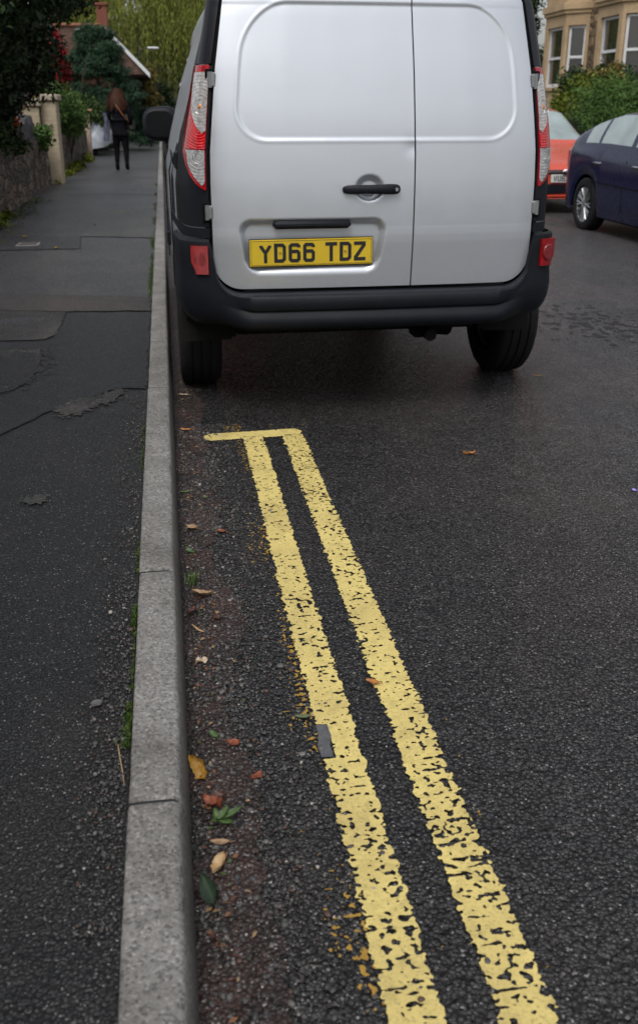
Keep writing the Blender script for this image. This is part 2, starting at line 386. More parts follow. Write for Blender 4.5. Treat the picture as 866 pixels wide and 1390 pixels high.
for line, ww in (([(-.14, 4.145), (-.233, 4.168), (-.298, 4.142), (-.415, 3.986), (-.552, 3.826), (-.688, 3.561), (-.95, 3.3), (-1.5, 3.05)], .0035), ([(-1.95, 6.9), (-.865, 6.621), (-.413, 6.494), (-.135, 6.415)], .004),
             ([(-1.95, 6.3), (-.659, 5.98), (-.136, 5.922)], .0025), ([(-.659, 5.975), (-.648, 5.622), (-.66, 5.327), (-.699, 5.205), (-1.9, 5.25)], .004),
             ([(-1.9, 5.0), (-.70, 5.0), (-.672, 4.74), (-.67, 4.428), (-.723, 4.209), (-.78, 4.13), (-1.9, 4.1)], .004), ([(-.14, 9.64), (-.87, 9.87), (-.8, 8.93), (-1.9, 8.93)], .007),
             ([(-1.9, 13.6), (-.135, 13.2)], .01), ([(-1.9, 16.4), (-.135, 16.9)], .012), ([(-1.9, 21), (-.135, 20.6)], .015), ([(-1.9, 26), (-.135, 26.6)], .02)):
    seam('pavement_seam', line, ww * .6, ZP + .0016)
pale = simple('pale_worn_joint', (.14, .13, .115), .8, 0, .4, 12, .3, 60, world=True)
for line, ww in (([(-1.6, 15.3), (-.2, 15.0)], .03), ([(-1.85, 19.0), (-.2, 19.2)], .04), ([(-1.85, 22.9), (-.4, 22.5)], .05), ([(-1.8, 29), (-.3, 29)], .07), ([(-.75, 12.2), (-.5, 12.3)], .16)):
    seam('pavement_seam', line, ww, ZP + .0008, pale)
t = empty('stopcock_cover', (-1.31, 9.32, .106), 0, 'small worn metal cover set flush in the tarmac pavement', 'cover')
cvm = simple('worn_cast_iron', (.11, .105, .1), .5, .3, .3, 40, .4, 60)
MB().box(-.085, .085, -.11, .11, 0, .006, .003).build('plate', cvm, t); MB().box(-.1, .1, -.125, .125, -.01, .004, .002).build('frame', simple('pale_cement', (.2, .19, .18), .8), t)
# dirty channel between kerb and carriageway
def sheet_strip(name, pts, z, mat):
    v = []
    for (y, xa, xb) in pts: v += [(xa, y, z), (xb, y, z)]
    o = mk(name, v, [(2 * i, 2 * i + 1, 2 * i + 3, 2 * i + 2) for i in range(len(pts) - 1)], mat); return tag(o, kind='structure')
gut = asphalt('silted_gutter_asphalt', (.018, .013, .0115), (.052, .038, .033), (.12, .11, .105), (.085, .042, .034), .9, 112, 1.2, .45, sparkle=.12, tscale=6)
sheet_strip('gutter_channel', [(y, -.03, .11 + .07 * noise.noise(Vector((0, y * 2.5, 0))) + .035 * noise.noise(Vector((0, y * 19, 0))) + .02 * noise.noise(Vector((3, y * 50, 0)))) for y in np.arange(-1, 9, .01)], .0025, gut)

# ---- yellow lines: worn thermoplastic, the chips are real holes in the sheet
def march(name, x0, x1, y0, y1, s, fld, z, mat):
    nx = int((x1 - x0) / s) + 1; ny = int((y1 - y0) / s) + 1
    F = [[fld(x0 + i * s, y0 + j * s) for i in range(nx)] for j in range(ny)]
    V = []; idx = {}; faces = []
    def gv(i, j):
        k = (i, j)
        if k not in idx: idx[k] = len(V); V.append((x0 + i * s, y0 + j * s, z))
        return idx[k]
    def ge(i, j, i2, j2):
        k = (i, j, i2, j2) if (i, j) < (i2, j2) else (i2, j2, i, j)
        if k not in idx:
            a, b = F[k[1]][k[0]], F[k[3]][k[2]]; u = a / (a - b)
            idx[k] = len(V); V.append((x0 + (k[0] + (k[2] - k[0]) * u) * s, y0 + (k[1] + (k[3] - k[1]) * u) * s, z))
        return idx[k]
    for j in range(ny - 1):
        for i in range(nx - 1):
            c = ((i, j), (i + 1, j), (i + 1, j + 1), (i, j + 1)); ins = [F[b][a] > 0 for a, b in c]
            if not any(ins): continue
            if all(ins): faces.append([gv(*q) for q in c]); continue
            poly = []
            for k in range(4):
                a, b = c[k], c[(k + 1) % 4]
                if ins[k]: poly.append(gv(*a))
                if ins[k] != ins[(k + 1) % 4]: poly.append(ge(*a, *b))
            if len(poly) > 2: faces.append(poly)
    o = mk(name, V, faces, mat); tag(o, kind='structure'); return o
N = noise.noise
def paintfield(x, y, cx, hw):
    e = hw - abs(x - cx - .004 * N(Vector((1, y * 5, cx * 9))))
    e += .0085 * N(Vector((x * 45, y * 45, 3))) + .007 * N(Vector((x * 120, y * 120, 8)))
    wear = .62 + .5 * N(Vector((cx * 7, y * 1.7, 11))) + .30 * max(0, min(1, (1.7 - y) / .6)) - (.15 if y > 3.2 else 0)
    n1 = N(Vector((x * 62, y * 80, 1))) + .55 * N(Vector((x * 140, y * 150, 4)))
    thr = .46 - .38 * wear + .34 * N(Vector((x * 13, y * 10, 21))) + .16 * N(Vector((x * 4, y * 3.1, 2)))
    chip = (thr + .16 - n1) * .012
    n2 = N(Vector((x * 18, y * 105, 31))) + .3 * N(Vector((x * 90, y * 90, 3)))
    crack = (.74 - .22 * wear - .35 * max(0, N(Vector((x * 5, y * 2.2, 41)))) - n2) * .012
    return min(e, chip, crack)
def f_inner(x, y):
    if y > 3.70: return -1
    v = paintfield(x, y, .302, .042)
    v = min(v, max(abs(x - .270) - .0165, abs(y - 1.645) - .06) + .002 * N(Vector((x * 90, y * 90, 0))))
    return v
def f_outer(x, y):
    if y > 3.70: return -1
    return paintfield(x, y, .468, .044)
def f_bar(x, y):
    hx = .205; dx = abs(x - .305) - (hx - .04); dy = abs(y - (3.725 + .04 * (x - .3))) - .002
    d = math.hypot(max(dx, 0), max(dy, 0)); e = .042 - d
    if y < 3.70 and (.262 < x < .342 or .425 < x < .51): return -1
    n1 = N(Vector((x * 70, y * 50, 1))) + .5 * N(Vector((x * 150, y * 120, 4)))
    return min(e + .006 * N(Vector((x * 60, y * 60, 9))), (.62 - n1) * .012)
def f_speck(x, y):      # traces of an older line beside the inner one
    band = math.exp(-((x - .245) / .022) ** 2) + .75 * math.exp(-((x - .205) / .02) ** 2) * (N(Vector((0, y * 2, 5))) > .05) + .35 * math.exp(-((x - .53) / .02) ** 2) + (.5 if y > 3.7 else 0) * math.exp(-((y - 3.83) / .03) ** 2) + .28 * math.exp(-((x - .385) / .03) ** 2)
    dens = band * (.55 + .5 * N(Vector((x * 9, y * 3.2, 2))))
    n1 = N(Vector((x * 95, y * 95, 6))) + .5 * N(Vector((x * 210, y * 210, 2)))
    return (n1 - .93 + dens * 1.0) * .01
def yellow(name, c, dirt):
    t = NT(name); P = t.pos(); n = t.noise(P, 24, 5, .65); n2 = t.noise(P, 4, 3); v = t.vor(P, 105)
    k = t.ramp(n.outputs[0], [(.25, tuple(x * .7 for x in c)), (.5, c), (.8, tuple(min(1, x * 1.08) for x in c))])
    k = t.mix(t.math('MULTIPLY', t.ramp(n2.outputs[0], [(.4, 0.0), (.7, 1.0)]), dirt), k, (c[0] * .62, c[1] * .58, c[2] * .62))
    n4 = t.noise(P, 190, 3, .7)
    k = t.mix(t.math('MULTIPLY', t.ramp(n4.outputs[0], [(.55, 0.0), (.70, 1.0)]), .6), k, (.13, .105, .05))
    h = t.math('ADD', t.math('MULTIPLY', v.outputs['Distance'], -.5), n.outputs[0])
    t.set(Base_Color=k, Roughness=.62, Normal=t.bump(h, .5, .004)); return t.m
M['yline'] = yellow('worn_yellow_line_paint', (.72, .58, .20), .55)
M['yspeck'] = yellow('old_orange_yellow_paint', (.42, .25, .035), .6)
march('yellow_line', .235, .37, -.3, 3.70, .0028, f_inner, .0032, M['yline'])
march('yellow_line', .40, .535, -.3, 3.70, .0028, f_outer, .0032, M['yline'])
march('yellow_line_end_bar', .08, .53, 3.665, 3.79, .003, f_bar, .0032, M['yline'])
march('yellow_line_remnant', .16, .58, .6, 3.9, .0032, f_speck, .0028, M['yspeck'])
t = tag(sheet('tape_strip', [(.255, 1.59), (.284, 1.587), (.284, 1.70), (.257, 1.703)], .0045, simple('grey_smooth_tape', (.085, .088, .095), .35, 0, .3, 60, .2, 120), rag=.009), 'smooth dark grey strip stuck on the edge of the inner yellow line', 'strip'); del t['kind']

# ---- loose grit
ico_v = []; ph = (1 + 5 ** .5) / 2
for a, b in ((-1, ph), (1, ph), (-1, -ph), (1, -ph)): ico_v += [(a, b, 0)]
for a, b in ((-1, ph), (1, ph), (-1, -ph), (1, -ph)): ico_v += [(0, a, b)]
for a, b in ((ph, -1), (ph, 1), (-ph, -1), (-ph, 1)): ico_v += [(a, 0, b)]
ico_v = np.array(ico_v) / math.hypot(1, ph)
ico_f = np.array([(0, 11, 5), (0, 5, 1), (0, 1, 7), (0, 7, 10), (0, 10, 11), (1, 5, 9), (5, 11, 4), (11, 10, 2), (10, 7, 6), (7, 1, 8), (3, 9, 4), (3, 4, 2), (3, 2, 6), (3, 6, 8), (3, 8, 9), (4, 9, 5), (2, 4, 11), (6, 2, 10), (8, 6, 7), (9, 8, 1)])
def pebbles(name, P, r, mat):
    n = len(P); V = ico_v[None] * (1 + rng.uniform(-.28, .28, (n, 12, 1))) * r[:, None, None] * np.stack([rng.uniform(.7, 1.3, n), rng.uniform(.7, 1.3, n), rng.uniform(.45, .85, n)], -1)[:, None]
    a = rng.uniform(0, 6.28, n); c, s = np.cos(a), np.sin(a); X = V[..., 0] * c[:, None] - V[..., 1] * s[:, None]; Y = V[..., 0] * s[:, None] + V[..., 1] * c[:, None]
    V = np.stack([X, Y, V[..., 2]], -1) + P[:, None]; F = (ico_f[None] + np.arange(n)[:, None, None] * 12).reshape(-1, 3)
    o = mk(name, V.reshape(-1, 3), F, mat); tag(o, kind='stuff'); return o
def gritmat(name, stops):
    t = NT(name); g = t.n('ShaderNodeNewGeometry'); c = t.ramp(g.outputs['Random Per Island'], stops, 'CONSTANT'); n = t.noise(g.outputs['Position'], 300, 2)
    t.set(Base_Color=t.mix(1.0, c, t.ramp(n.outputs[0], [(.3, .7), (.7, 1.25)]), 'MULTIPLY'), Roughness=.55); return t.m
M['grit'] = gritmat('grit_stones', [(0, (.045, .044, .045)), (.35, (.075, .073, .072)), (.62, (.11, .105, .1)), (.80, (.09, .052, .04)), (.9, (.17, .16, .15)), (.985, (.42, .39, .35))])
def scatter(n, fx, y0, y1, dens=lambda x, y: 1.0):
    out = []
    while len(out) < n:
        y = rnd.uniform(y0, y1); x = fx(y)
        if rnd.random() < dens(x, y) * (.35 + .65 * max(0, .5 + N(Vector((x * 7, y * 7, 9))) * 1.4)): out.append((x, y))
    return np.array(out)
q = scatter(9000, lambda y: -.012 + abs(rnd.gauss(0, .12)), .9, 3.9)
r_ = np.clip(rng.lognormal(-5.95, .42, len(q)), .0011, .0085)
pebbles('gravel', np.column_stack([q, r_ * .35]), r_, M['grit'])
q = scatter(1600, lambda y: rnd.uniform(-.02, 1.6), .9, 3.9); r_ = np.clip(rng.lognormal(-6.5, .35, len(q)), .0008, .005)
pebbles('gravel', np.column_stack([q, r_ * .35]), r_, M['grit'])
q = scatter(2300, lambda y: -.138 - abs(rnd.gauss(0, .045)), 1.1, 4.1, lambda x, y: 1.0 if y < 2.2 else .45); r_ = np.clip(rng.lognormal(-6.15, .36, len(q)), .0009, .007)
pebbles('gravel', np.column_stack([q, .107 + r_ * .3]), r_, M['grit'])
q = scatter(420, lambda y: rnd.uniform(-1.2, -.15), .9, 5); r_ = np.clip(rng.lognormal(-6.3, .4, len(q)), .0009, .005)
pebbles('gravel', np.column_stack([q, .107 + r_ * .3]), r_, M['grit'])
pebbles('pebble', np.array([[.155, 1.312, .006]]), np.array([.0085]), M['grit'])
o = bpy.data.objects['pebble']; del o['kind']; tag(o, 'small rounded grey pebble on the grit between kerb and yellow line', 'pebble')

nd = 420; y = rng.uniform(1.0, 4.6, nd); x = .0 + np.abs(rng.normal(0, .045, nd)); a = rng.uniform(0, 6.28, nd); s = rng.uniform(.0022, .0085, nd); z = np.full(nd, .0055)
c, q = np.cos(a) * s, np.sin(a) * s; e_ = rng.uniform(.2, .8, nd)
tag(mk('leaf_debris', np.stack([np.stack([x + c, y + q, z + .002 * e_], -1), np.stack([x - q * e_, y + c * e_, z + .003], -1), np.stack([x - c, y - q, z], -1), np.stack([x + q * e_, y - c * e_, z + .001], -1)], 1).reshape(-1, 3), np.arange(nd)[:, None] * 4 + np.array([0, 1, 2, 3]), gritmat('torn_leaf_debris', [(0, (.09, .03, .018)), (.3, (.18, .08, .035)), (.55, (.05, .03, .02)), (.75, (.30, .19, .09)), (.93, (.06, .09, .03))])), kind='stuff')
# ---- moss tufts along the back of the kerb and foot of the wall
def blades(name, P, hgt, mat, wid=.0022, lean=.5, parent=None):
    n = len(P); a = rng.uniform(0, 6.28, n); L = hgt * rng.uniform(.5, 1.2, n); d = rng.uniform(0, lean, n)
    dx, dy = np.cos(a) * d, np.sin(a) * d; px_, py_ = -np.sin(a) * wid, np.cos(a) * wid
    v = np.stack([P + np.stack([px_, py_, 0 * a], -1), P - np.stack([px_, py_, 0 * a], -1),
                  P + np.stack([dx * L * .5 - px_ * .8, dy * L * .5 - py_ * .8, L * .7], -1), P + np.stack([dx * L * .5 + px_ * .8, dy * L * .5 + py_ * .8, L * .7], -1),
                  P + np.stack([dx * L * 1.3, dy * L * 1.3, L], -1)], 1).reshape(-1, 3)
    k = np.arange(n)[:, None] * 5
    F = np.concatenate([k + [0, 1, 2], k + [0, 2, 3], k + [3, 2, 4]])
    return mk(name, v, F, mat, parent)
M['moss'] = foliage('moss', (.02, .045, .006), (.045, .085, .012), (.08, .12, .02))
def mossline(n, ya, yb, x, sx, h):
    y = rng.uniform(ya, yb, n); return np.column_stack([x - np.abs(rng.normal(0, sx, n)), y, np.full(n, .104)])
P_ = np.concatenate([mossline(260, 2.02, 2.12, -.133, .004, 0), mossline(420, 1.55, 1.70, -.133, .007, 0), mossline(50, 1.75, 2.02, -.133, .003, 0), mossline(60, 2.3, 2.5, -.133, .003, 0), mossline(120, 3.1, 3.6, -.134, .004, 0), *[np.column_stack([-.136 - np.abs(rng.normal(0, .012 + .006 * (c_ > 8), 170)), rng.normal(c_, .16, 170), np.full(170, .104)]) for c_ in (6.7, 7.0, 7.2, 7.5, 7.7, 8.3, 9.1, 9.3, 9.6, 11, 11.4, 12.6, 13.2, 15, 17)]])
tag(blades('moss', P_, .008, M['moss'], .002, .9), kind='stuff')

def f_fret(x, y):
    d = math.hypot((x - 2.75) / .55, (y - 5.7) / .8)
    return (N(Vector((x * 16, y * 13, 2))) + .6 * N(Vector((x * 45, y * 40, 5))) - .12 - .5 * d * d) * .02
o = march('road_fretting', 2.1, 3.4, 4.8, 6.7, .012, f_fret, 0, M['tar'])
for v_ in o.data.vertices: v_.co.z = road_z(v_.co.x) + .0025 + .0

def blot(cx, cy, rx, ry, rot, mat, z=ZP - .0006, soft=.55, fr=60):
    c_, s_ = math.cos(R(rot)), math.sin(R(rot))
    def f(x, y):
        u, v = ((x - cx) * c_ + (y - cy) * s_) / rx, (-(x - cx) * s_ + (y - cy) * c_) / ry; d = math.hypot(u, v)
        return (1 - d + soft * (N(Vector((x * fr, y * fr, cx))) + .7 * N(Vector((x * fr * 2.6, y * fr * 2.6, cy)))) + .3 * N(Vector((x * 12, y * 12, 3)))) * .01
    m_ = max(rx, ry) * 1.5; return march('pavement_stain', cx - m_, cx + m_, cy - m_, cy + m_, max(.004, m_ / 90), f, z, mat)
blot(-.40, 3.93, .17, .075, 60, M['pave_old'])
blot(-.30, 4.02, .12, .05, 70, M['pave_old'], ZP - .0002, .8)
blot(-.47, 2.88, .042, .036, 0, simple('pale_lichen_stain', (.045, .046, .04), .8, 0, .5, 60, .3, 90, world=True), ZP - .0006, .9, 90)
blot(-.95, 5.75, .22, .10, 10, M['pave_far'], ZP + .0006, .9, 40)
blot(-.75, 4.6, .12, .3, 0, M['pave'], ZP + .0006, 1.0, 40)

# ------------------------------------------------------------------ silver panel van
VX, VY = .865, 3.93
van = empty('panel_van', (VX, VY, 0), 0, 'silver panel van with blank rear doors and a yellow plate parked at the kerb', 'van')
plan_pts = np.array([(0, 0), (.2, .001), (.4, .005), (.55, .014), (.62, .021), (.68, .031), (.72, .046), (.75, .066), (.772, .095), (.788, .135), (.80, .19), (.81, .27), (.823, .42), (.833, .7), (.84, 1.2)])
ws_z = [0, .3, .5, 1.0, 1.12, 1.25, 1.43, 1.68, 1.74, 1.775, 1.795, 1.81]
ws_w = [.97, .985, 1.0, 1.0, .995, .975, .945, .885, .845, .77, .62, .02]
def ws(z): return float(np.interp(z, ws_z, ws_w))
def lean(z):
    return float(np.interp(z, [.3, .76, .79, .95, 1.1, 1.25, 1.43, 1.68, 1.74, 1.775, 1.795, 1.81], [.046, .0015, 0, 0, .008, .020, .045, .088, .105, .135, .20, .45]))
_lean = lean
def lean(z): return sum(_lean(z + d) for d in (-.06, -.04, -.02, 0, .02, .04, .06)) / 7 if .82 < z < 1.66 else _lean(z)
def plan(ax): return float(np.interp(ax, plan_pts[:, 0], plan_pts[:, 1]))
# a smooth version of the plan curve
def plan_s(ax):
    return sum(plan(min(.84, max(0, ax + d))) for d in (-.02, -.01, 0, .01, .02)) / 5
def sstep(a, b, x):
    t = min(1, max(0, (x - a) / (b - a))); return t * t * (3 - 2 * t)
def tum(z): return float(np.interp(z, [.98, 1.12, 1.25, 1.44, 1.59, 1.68, 1.8], [0, .012, .031, .056, .082, .085, .08]))
def XS(x, z): return x * ws(z) - math.copysign(tum(z) * sstep(.73, .84, abs(x)), x)
def S(x, z): return Vector((XS(x, z), plan_s(abs(x)) + lean(z), z))
def Sn(x, z):
    e = .004; a = S(x + e, z) - S(x - e, z); b = S(x, z + e) - S(x, z - e); n = a.cross(b).normalized()
    return n if n.y < 0 or abs(x) > .75 else -n
def patch(name, zs, Lf, Rf, n, off, thick, mat, parent, disp=None, smooth=35, nfix=False):
    rows = []
    zs = list(zs)
    for z in zs:
        a, b = Lf(z), Rf(z); r = []
        for k in range(n + 1):
            x = a + (b - a) * k / n; nn = Sn(x, z); nn = Vector((nn.x, nn.y, nn.z * .6)).normalized()
            o = (off(x, z) if callable(off) else off) + (disp(x, z) if disp else 0)
            r.append((S(x, z) + nn * o, nn))
        rows.append(r)
    P = [[p for p, _ in r] for r in rows]; Nn = [[q for _, q in r] for r in rows]
    nr, nc = len(P), n + 1; V = []; 
    for i in range(-1, nr + 1):
        for j in range(-1, nc + 1):
            a, b = min(max(i, 0), nr - 1), min(max(j, 0), nc - 1); p = P[a][b]
            if i != a or j != b: p = p - Nn[a][b] * thick
            V.append(p)
    V = np.array([tuple(v) for v in V]); F = grid_faces(nr + 2, nc + 2)
    return mk(name, V, F, mat, parent, smooth)
def lin(pts):
    zz = [p[0] for p in pts]; xx = [p[1] for p in pts]
    return lambda z: float(np.interp(z, zz, xx))
def arcs(z0, z1, step, r=.0):
    a = list(np.arange(z0, z1 + 1e-6, step)); return a
def rbox(x, z, cx, cz, hx, hz, r):
    dx, dz = abs(x - cx) - (hx - r), abs(z - cz) - (hz - r)
    return math.hypot(max(dx, 0), max(dz, 0)) + min(max(dx, dz), 0) - r

# body shell: rows of plan outlines, windows left out and built as glass parts
fr = [(.85, 1.8), (.86, 2.3), (.86, 2.8), (.85, 3.3), (.83, 3.6), (.79, 3.85), (.73, 4.0), (.64, 4.10), (.5, 4.16), (.35, 4.185), (.18, 4.197), (0, 4.2)]
half = [(x, plan_s(x)) for x in np.concatenate([np.linspace(0, .66, 12), np.linspace(.68, .838, 20)])] + [(.84, y) for y in np.linspace(1.0, 1.2, 3)]
half += [(np.interp(y, [1.2, 1.8, 2.3, 2.8, 3.3, 3.6], [.84, .843, .846, .848, .845, .83]), y) for y in np.linspace(1.25, 3.6, 48)] + [(x, y) for x, y in fr[5:]]
# denser side behind the rear wheel for the arch
half = [p for p in half if not (.836 < p[0] < .8405 and .42 < p[1] < 1.25)]
k0 = max(i for i, p in enumerate(half) if p[1] < .45 and p[0] < .84)
side = [(np.interp(y, [.42, .7, 1.2], [.822, .833, .84]), y) for y in np.linspace(.44, 1.22, 24)]
half = [p for p in half[:k0 + 1] if p[1] < .43] + side + [p for p in half[k0 + 1:] if p[1] > 1.22]
loop = half + [(-x, y) for x, y in half[-2:0:-1]]
yf_z = [.2, .3, .5, .75, .92, 1.0, 1.06, 1.10, 1.4, 1.62, 1.68, 1.74, 1.775, 1.795, 1.81]
yf_y = [4.05, 4.12, 4.2, 4.18, 4.05, 3.75, 3.38, 3.22, 2.86, 2.58, 2.44, 2.3, 2.15, 1.9, 1.0]
zrows = [.28, .34, .40, .46, .52, .58, .64, .70, .76, .82, .88, .93, .97, 1.0, 1.04, 1.07, 1.10, 1.16, 1.22, 1.28, 1.34, 1.40, 1.46, 1.52, 1.57, 1.62, 1.65, 1.68, 1.71, 1.74, 1.76, 1.775, 1.787, 1.795, 1.803, 1.81]
WR, WF = .72, 3.41    # axle positions
def zlow(x, y):
    if y < .375: return .46
    if abs(x) < .6: return .28
    z = .26 if y > .8 else .45
    for c in (WR, WF):
        d = abs(y - c)
        if d < .37: z = max(z, .31 + math.sqrt(.37 ** 2 - d * d))
    return z
V = []; info = []
for z in zrows:
    for (x, y) in loop:
        yf = float(np.interp(z, yf_z, yf_y)); Y = y if y <= 1.2 else 1.2 + (y - 1.2) * (yf - 1.2) / 3.0
        ZL = zlow(x, Y); zz = z if z > .97 else ZL + (z - .28) / .69 * (.97 - ZL)
        yy = Y + lean(z) * max(0, 1 - y / 1.2)
        V.append((XS(x, z), yy + (.06 if y < .03 and z < 1.69 and abs(x) < .66 else 0), zz)); info.append((x, y, zz))
V = np.array(V); F = grid_faces(len(zrows), len(loop), True)[:, ::-1]
C_ = V[F].mean(1); nl = len(loop); lx = np.array([p[0] for p in loop]); ly = np.array([p[1] for p in loop])
fi = np.arange(len(F)) % nl; fx = (lx[fi] + lx[(fi + 1) % nl]) / 2; fy = (ly[fi] + ly[(fi + 1) % nl]) / 2; fz = C_[:, 2]
rear = (fy < .045) & (fz < 1.7)
ws_mask = (fy > 3.9) & (np.abs(fx) < .77) & (fz > 1.11) & (fz < 1.64)
sw = (fy > 2.3) & (fy < 3.3) & (np.abs(fx) > .8) & (fz > 1.08) & (fz < 1.6)
body = mk('body', V, F[~(rear | ws_mask | sw)], M['silver'], van, 40)
mk('rear_frame', V, F[rear], M['seal'], van, 40)
mk('windscreen', V, F[ws_mask], M['glass'], van, 40)
mk('side_window', V, F[sw & (fx > 0)], M['glass'], van, 40); mk('side_window', V, F[sw & (fx < 0)], M['glass'], van, 40)
for s in (-1, 1):   # black seal line and pillar round the front side windows, waist rail, door shuts
    b = MB(); b.tube([(s * .838, 1.95, 1.075), (s * .845, 3.0, 1.075), (s * .835, 3.3, 1.08)], .008, 6)
    b.tube([(s * .675, 1.95, 1.6), (s * .675, 2.3, 1.6)], .008, 6); b.tube([(s * .835, 1.98, 1.08), (s * .772, 1.98, 1.3), (s * .672, 1.98, 1.6)], .012, 6)
    b.build('window_seal', M['seal'], van)
    b = MB(); b.box(s * .818 - .012, s * .818 + .012, .42, 1.95, 1.055, 1.09, .004); b.box(s * .808 - .014, s * .808 + .014, .36, .46, 1.04, 1.11, .006)
    b.build('sliding_door_rail', M['black_plastic'], van)
    for yy in (.98, 1.97, 3.0):
        b = MB(); b.tube([(s * (.842 + .02 * (yy > 1)), yy, .45), (s * (.842 + .018 * (yy > 1)), yy, 1.0), (s * .735, yy, 1.4)], .0035, 5)
        b.build('door_gap', M['seal'], van)
    MB().box(s * .862 - .01, s * .862 + .012, 1.9, 3.2, .52, .60, .006).build('side_moulding', M['black_plastic'], van)
    b = MB(); b.tube([(s * .625, .22, 1.70), (s * .63, .8, 1.708), (s * .635, 1.6, 1.71), (s * .635, 2.2, 1.70)], .009, 6); b.build('roof_gutter', M['gloss_black'], van)

# rear doors
SEAM = .1545
R1 = .115
def dL(z):      # door outer edge with rounded bottom corner
    return .682 - (R1 - math.sqrt(max(0, R1 ** 2 - (R1 - (z - .574)) ** 2)) if z < .574 + R1 else 0)
zd = sorted(set([.574 + R1 * (1 - math.cos(a)) for a in np.linspace(0, math.pi / 2, 14)] + list(np.arange(.68, 1.72, .0055))))
def emboss(x, z):
    d = rbox(x, z, .006, 1.415, .592, .248, .13) if z < 1.41 else rbox(x, z, .006, 1.405, .592, .262, .19)
    return -.0036 * (1 - sstep(-.007, .004, d)) + .0010 * math.exp(-((d - .007) / .006) ** 2)
def plate_rec(x, z):
    k = (z - .646) / .21; hx = .278 + .032 * min(1, max(0, k)); d = rbox(x, z, -.270, .751, hx, .106, .055)
    return -.030 * (1 - sstep(-.022, .005, d))
def cup(x, z):
    d = math.hypot((x + .036) / .062, (z - .978) / .054)
    return -.022 * (1 - sstep(.55, 1.02, d))
def dent(x, z): return -.004 * math.exp(-(((x - .145) / .03) ** 2 + ((z - 1.135) / .03) ** 2))
def crease(x, z): return 0.0
door_l = patch('rear_door', zd, lambda z: -dL(z), lambda z: SEAM - .003, 150, .008, .014, M['silver'], van, lambda x, z: emboss(x, z) + plate_rec(x, z) + cup(x, z) + dent(x, z) + crease(x, z), 60)
door_r = patch('rear_door', zd, lambda z: SEAM + .003, lambda z: dL(z), 90, .008, .014, M['silver'], van, lambda x, z: emboss(x, z) + crease(x, z), 60)
door_l['label'] = 'wide left rear door with handle and number plate'; door_r['label'] = 'narrow right rear door'
# shut-line lip: small grey hinges
for s in (-1, 1):
    for hz in (1.388, .888):
        b = MB(); p = S(s * .693, hz)
        b.box(p.x - .013 - s * .001, p.x + .013 - s * .001, p.y - .018, p.y + .012, hz - .028, hz + .028, .006)
        b.tube([(p.x + s * .010, p.y - .012, hz - .029), (p.x + s * .010, p.y - .012, hz + .029)], .009, 10)
        h = b.build('hinge', M['hinge'], van)
        # dark gap behind hinge
        MB().box(p.x - .028, p.x + .028, p.y - .006, p.y + .01, hz - .040, hz + .040, .004).build('hinge_recess', M['seal'], h)
# door handle
def place(o, x, z, off=0):
    p = S(x, z) ; o.location = (p.x, p.y - off, p.z); return o
hb = MB(); zz = .974
prof = [(-.150, .006, .004), (-.146, .012, .009), (-.130, .017, .014), (-.10, .0185, .018), (-.05, .0175, .022), (.0, .0185, .022), (.035, .0205, .020), (.06, .0205, .018), (.077, .0195, .016), (.087, .014, .012), (.091, .006, .006)]
v = []; nn_ = 14
for (x, hh, dd) in prof:
    for k in range(nn_):
        a = 2 * math.pi * k / nn_; ca, sa = math.cos(a), math.sin(a); e = .75
        v.append((x, -.012 - dd * .25 + dd * abs(ca) ** e * (1 if ca > 0 else -1) * .9, zz + hh * abs(sa) ** e * (1 if sa > 0 else -1)))
f = [(i * nn_ + k, i * nn_ + (k + 1) % nn_, (i + 1) * nn_ + (k + 1) % nn_, (i + 1) * nn_ + k) for i in range(len(prof) - 1) for k in range(nn_)] + [tuple(range(nn_)), tuple(range(len(prof) * nn_ - 1, (len(prof) - 1) * nn_ - 1, -1))]
handle = mk('door_handle', v, f, M["black_plastic"], van, 50)
MB().lathe([(.0001, -.034), (.0065, -.034), (.008, -.031), (.0085, -.026)], 'y', (.073, 0, zz - .001), 20).build('keyhole', M['alloy'], handle)
MB().box(.058, .0592, -.0335, -.01, zz - .019, zz + .019).build('seam', M['seal'], handle)
# plate lamp bar under the top of the recess
p = S(-.275, .838)
MB().box(-.438, -.112, p.y - .020, p.y + .025, .820, .853, .012).build('plate_lamp', M['black_plastic'], door_l)
# bottom edge weather strip of doors
MB().box(-.56, .58, S(0, .56).y + .004, S(0, .56).y + .03, .559, .575, .003).build('weather_strip', M['seal'], van)

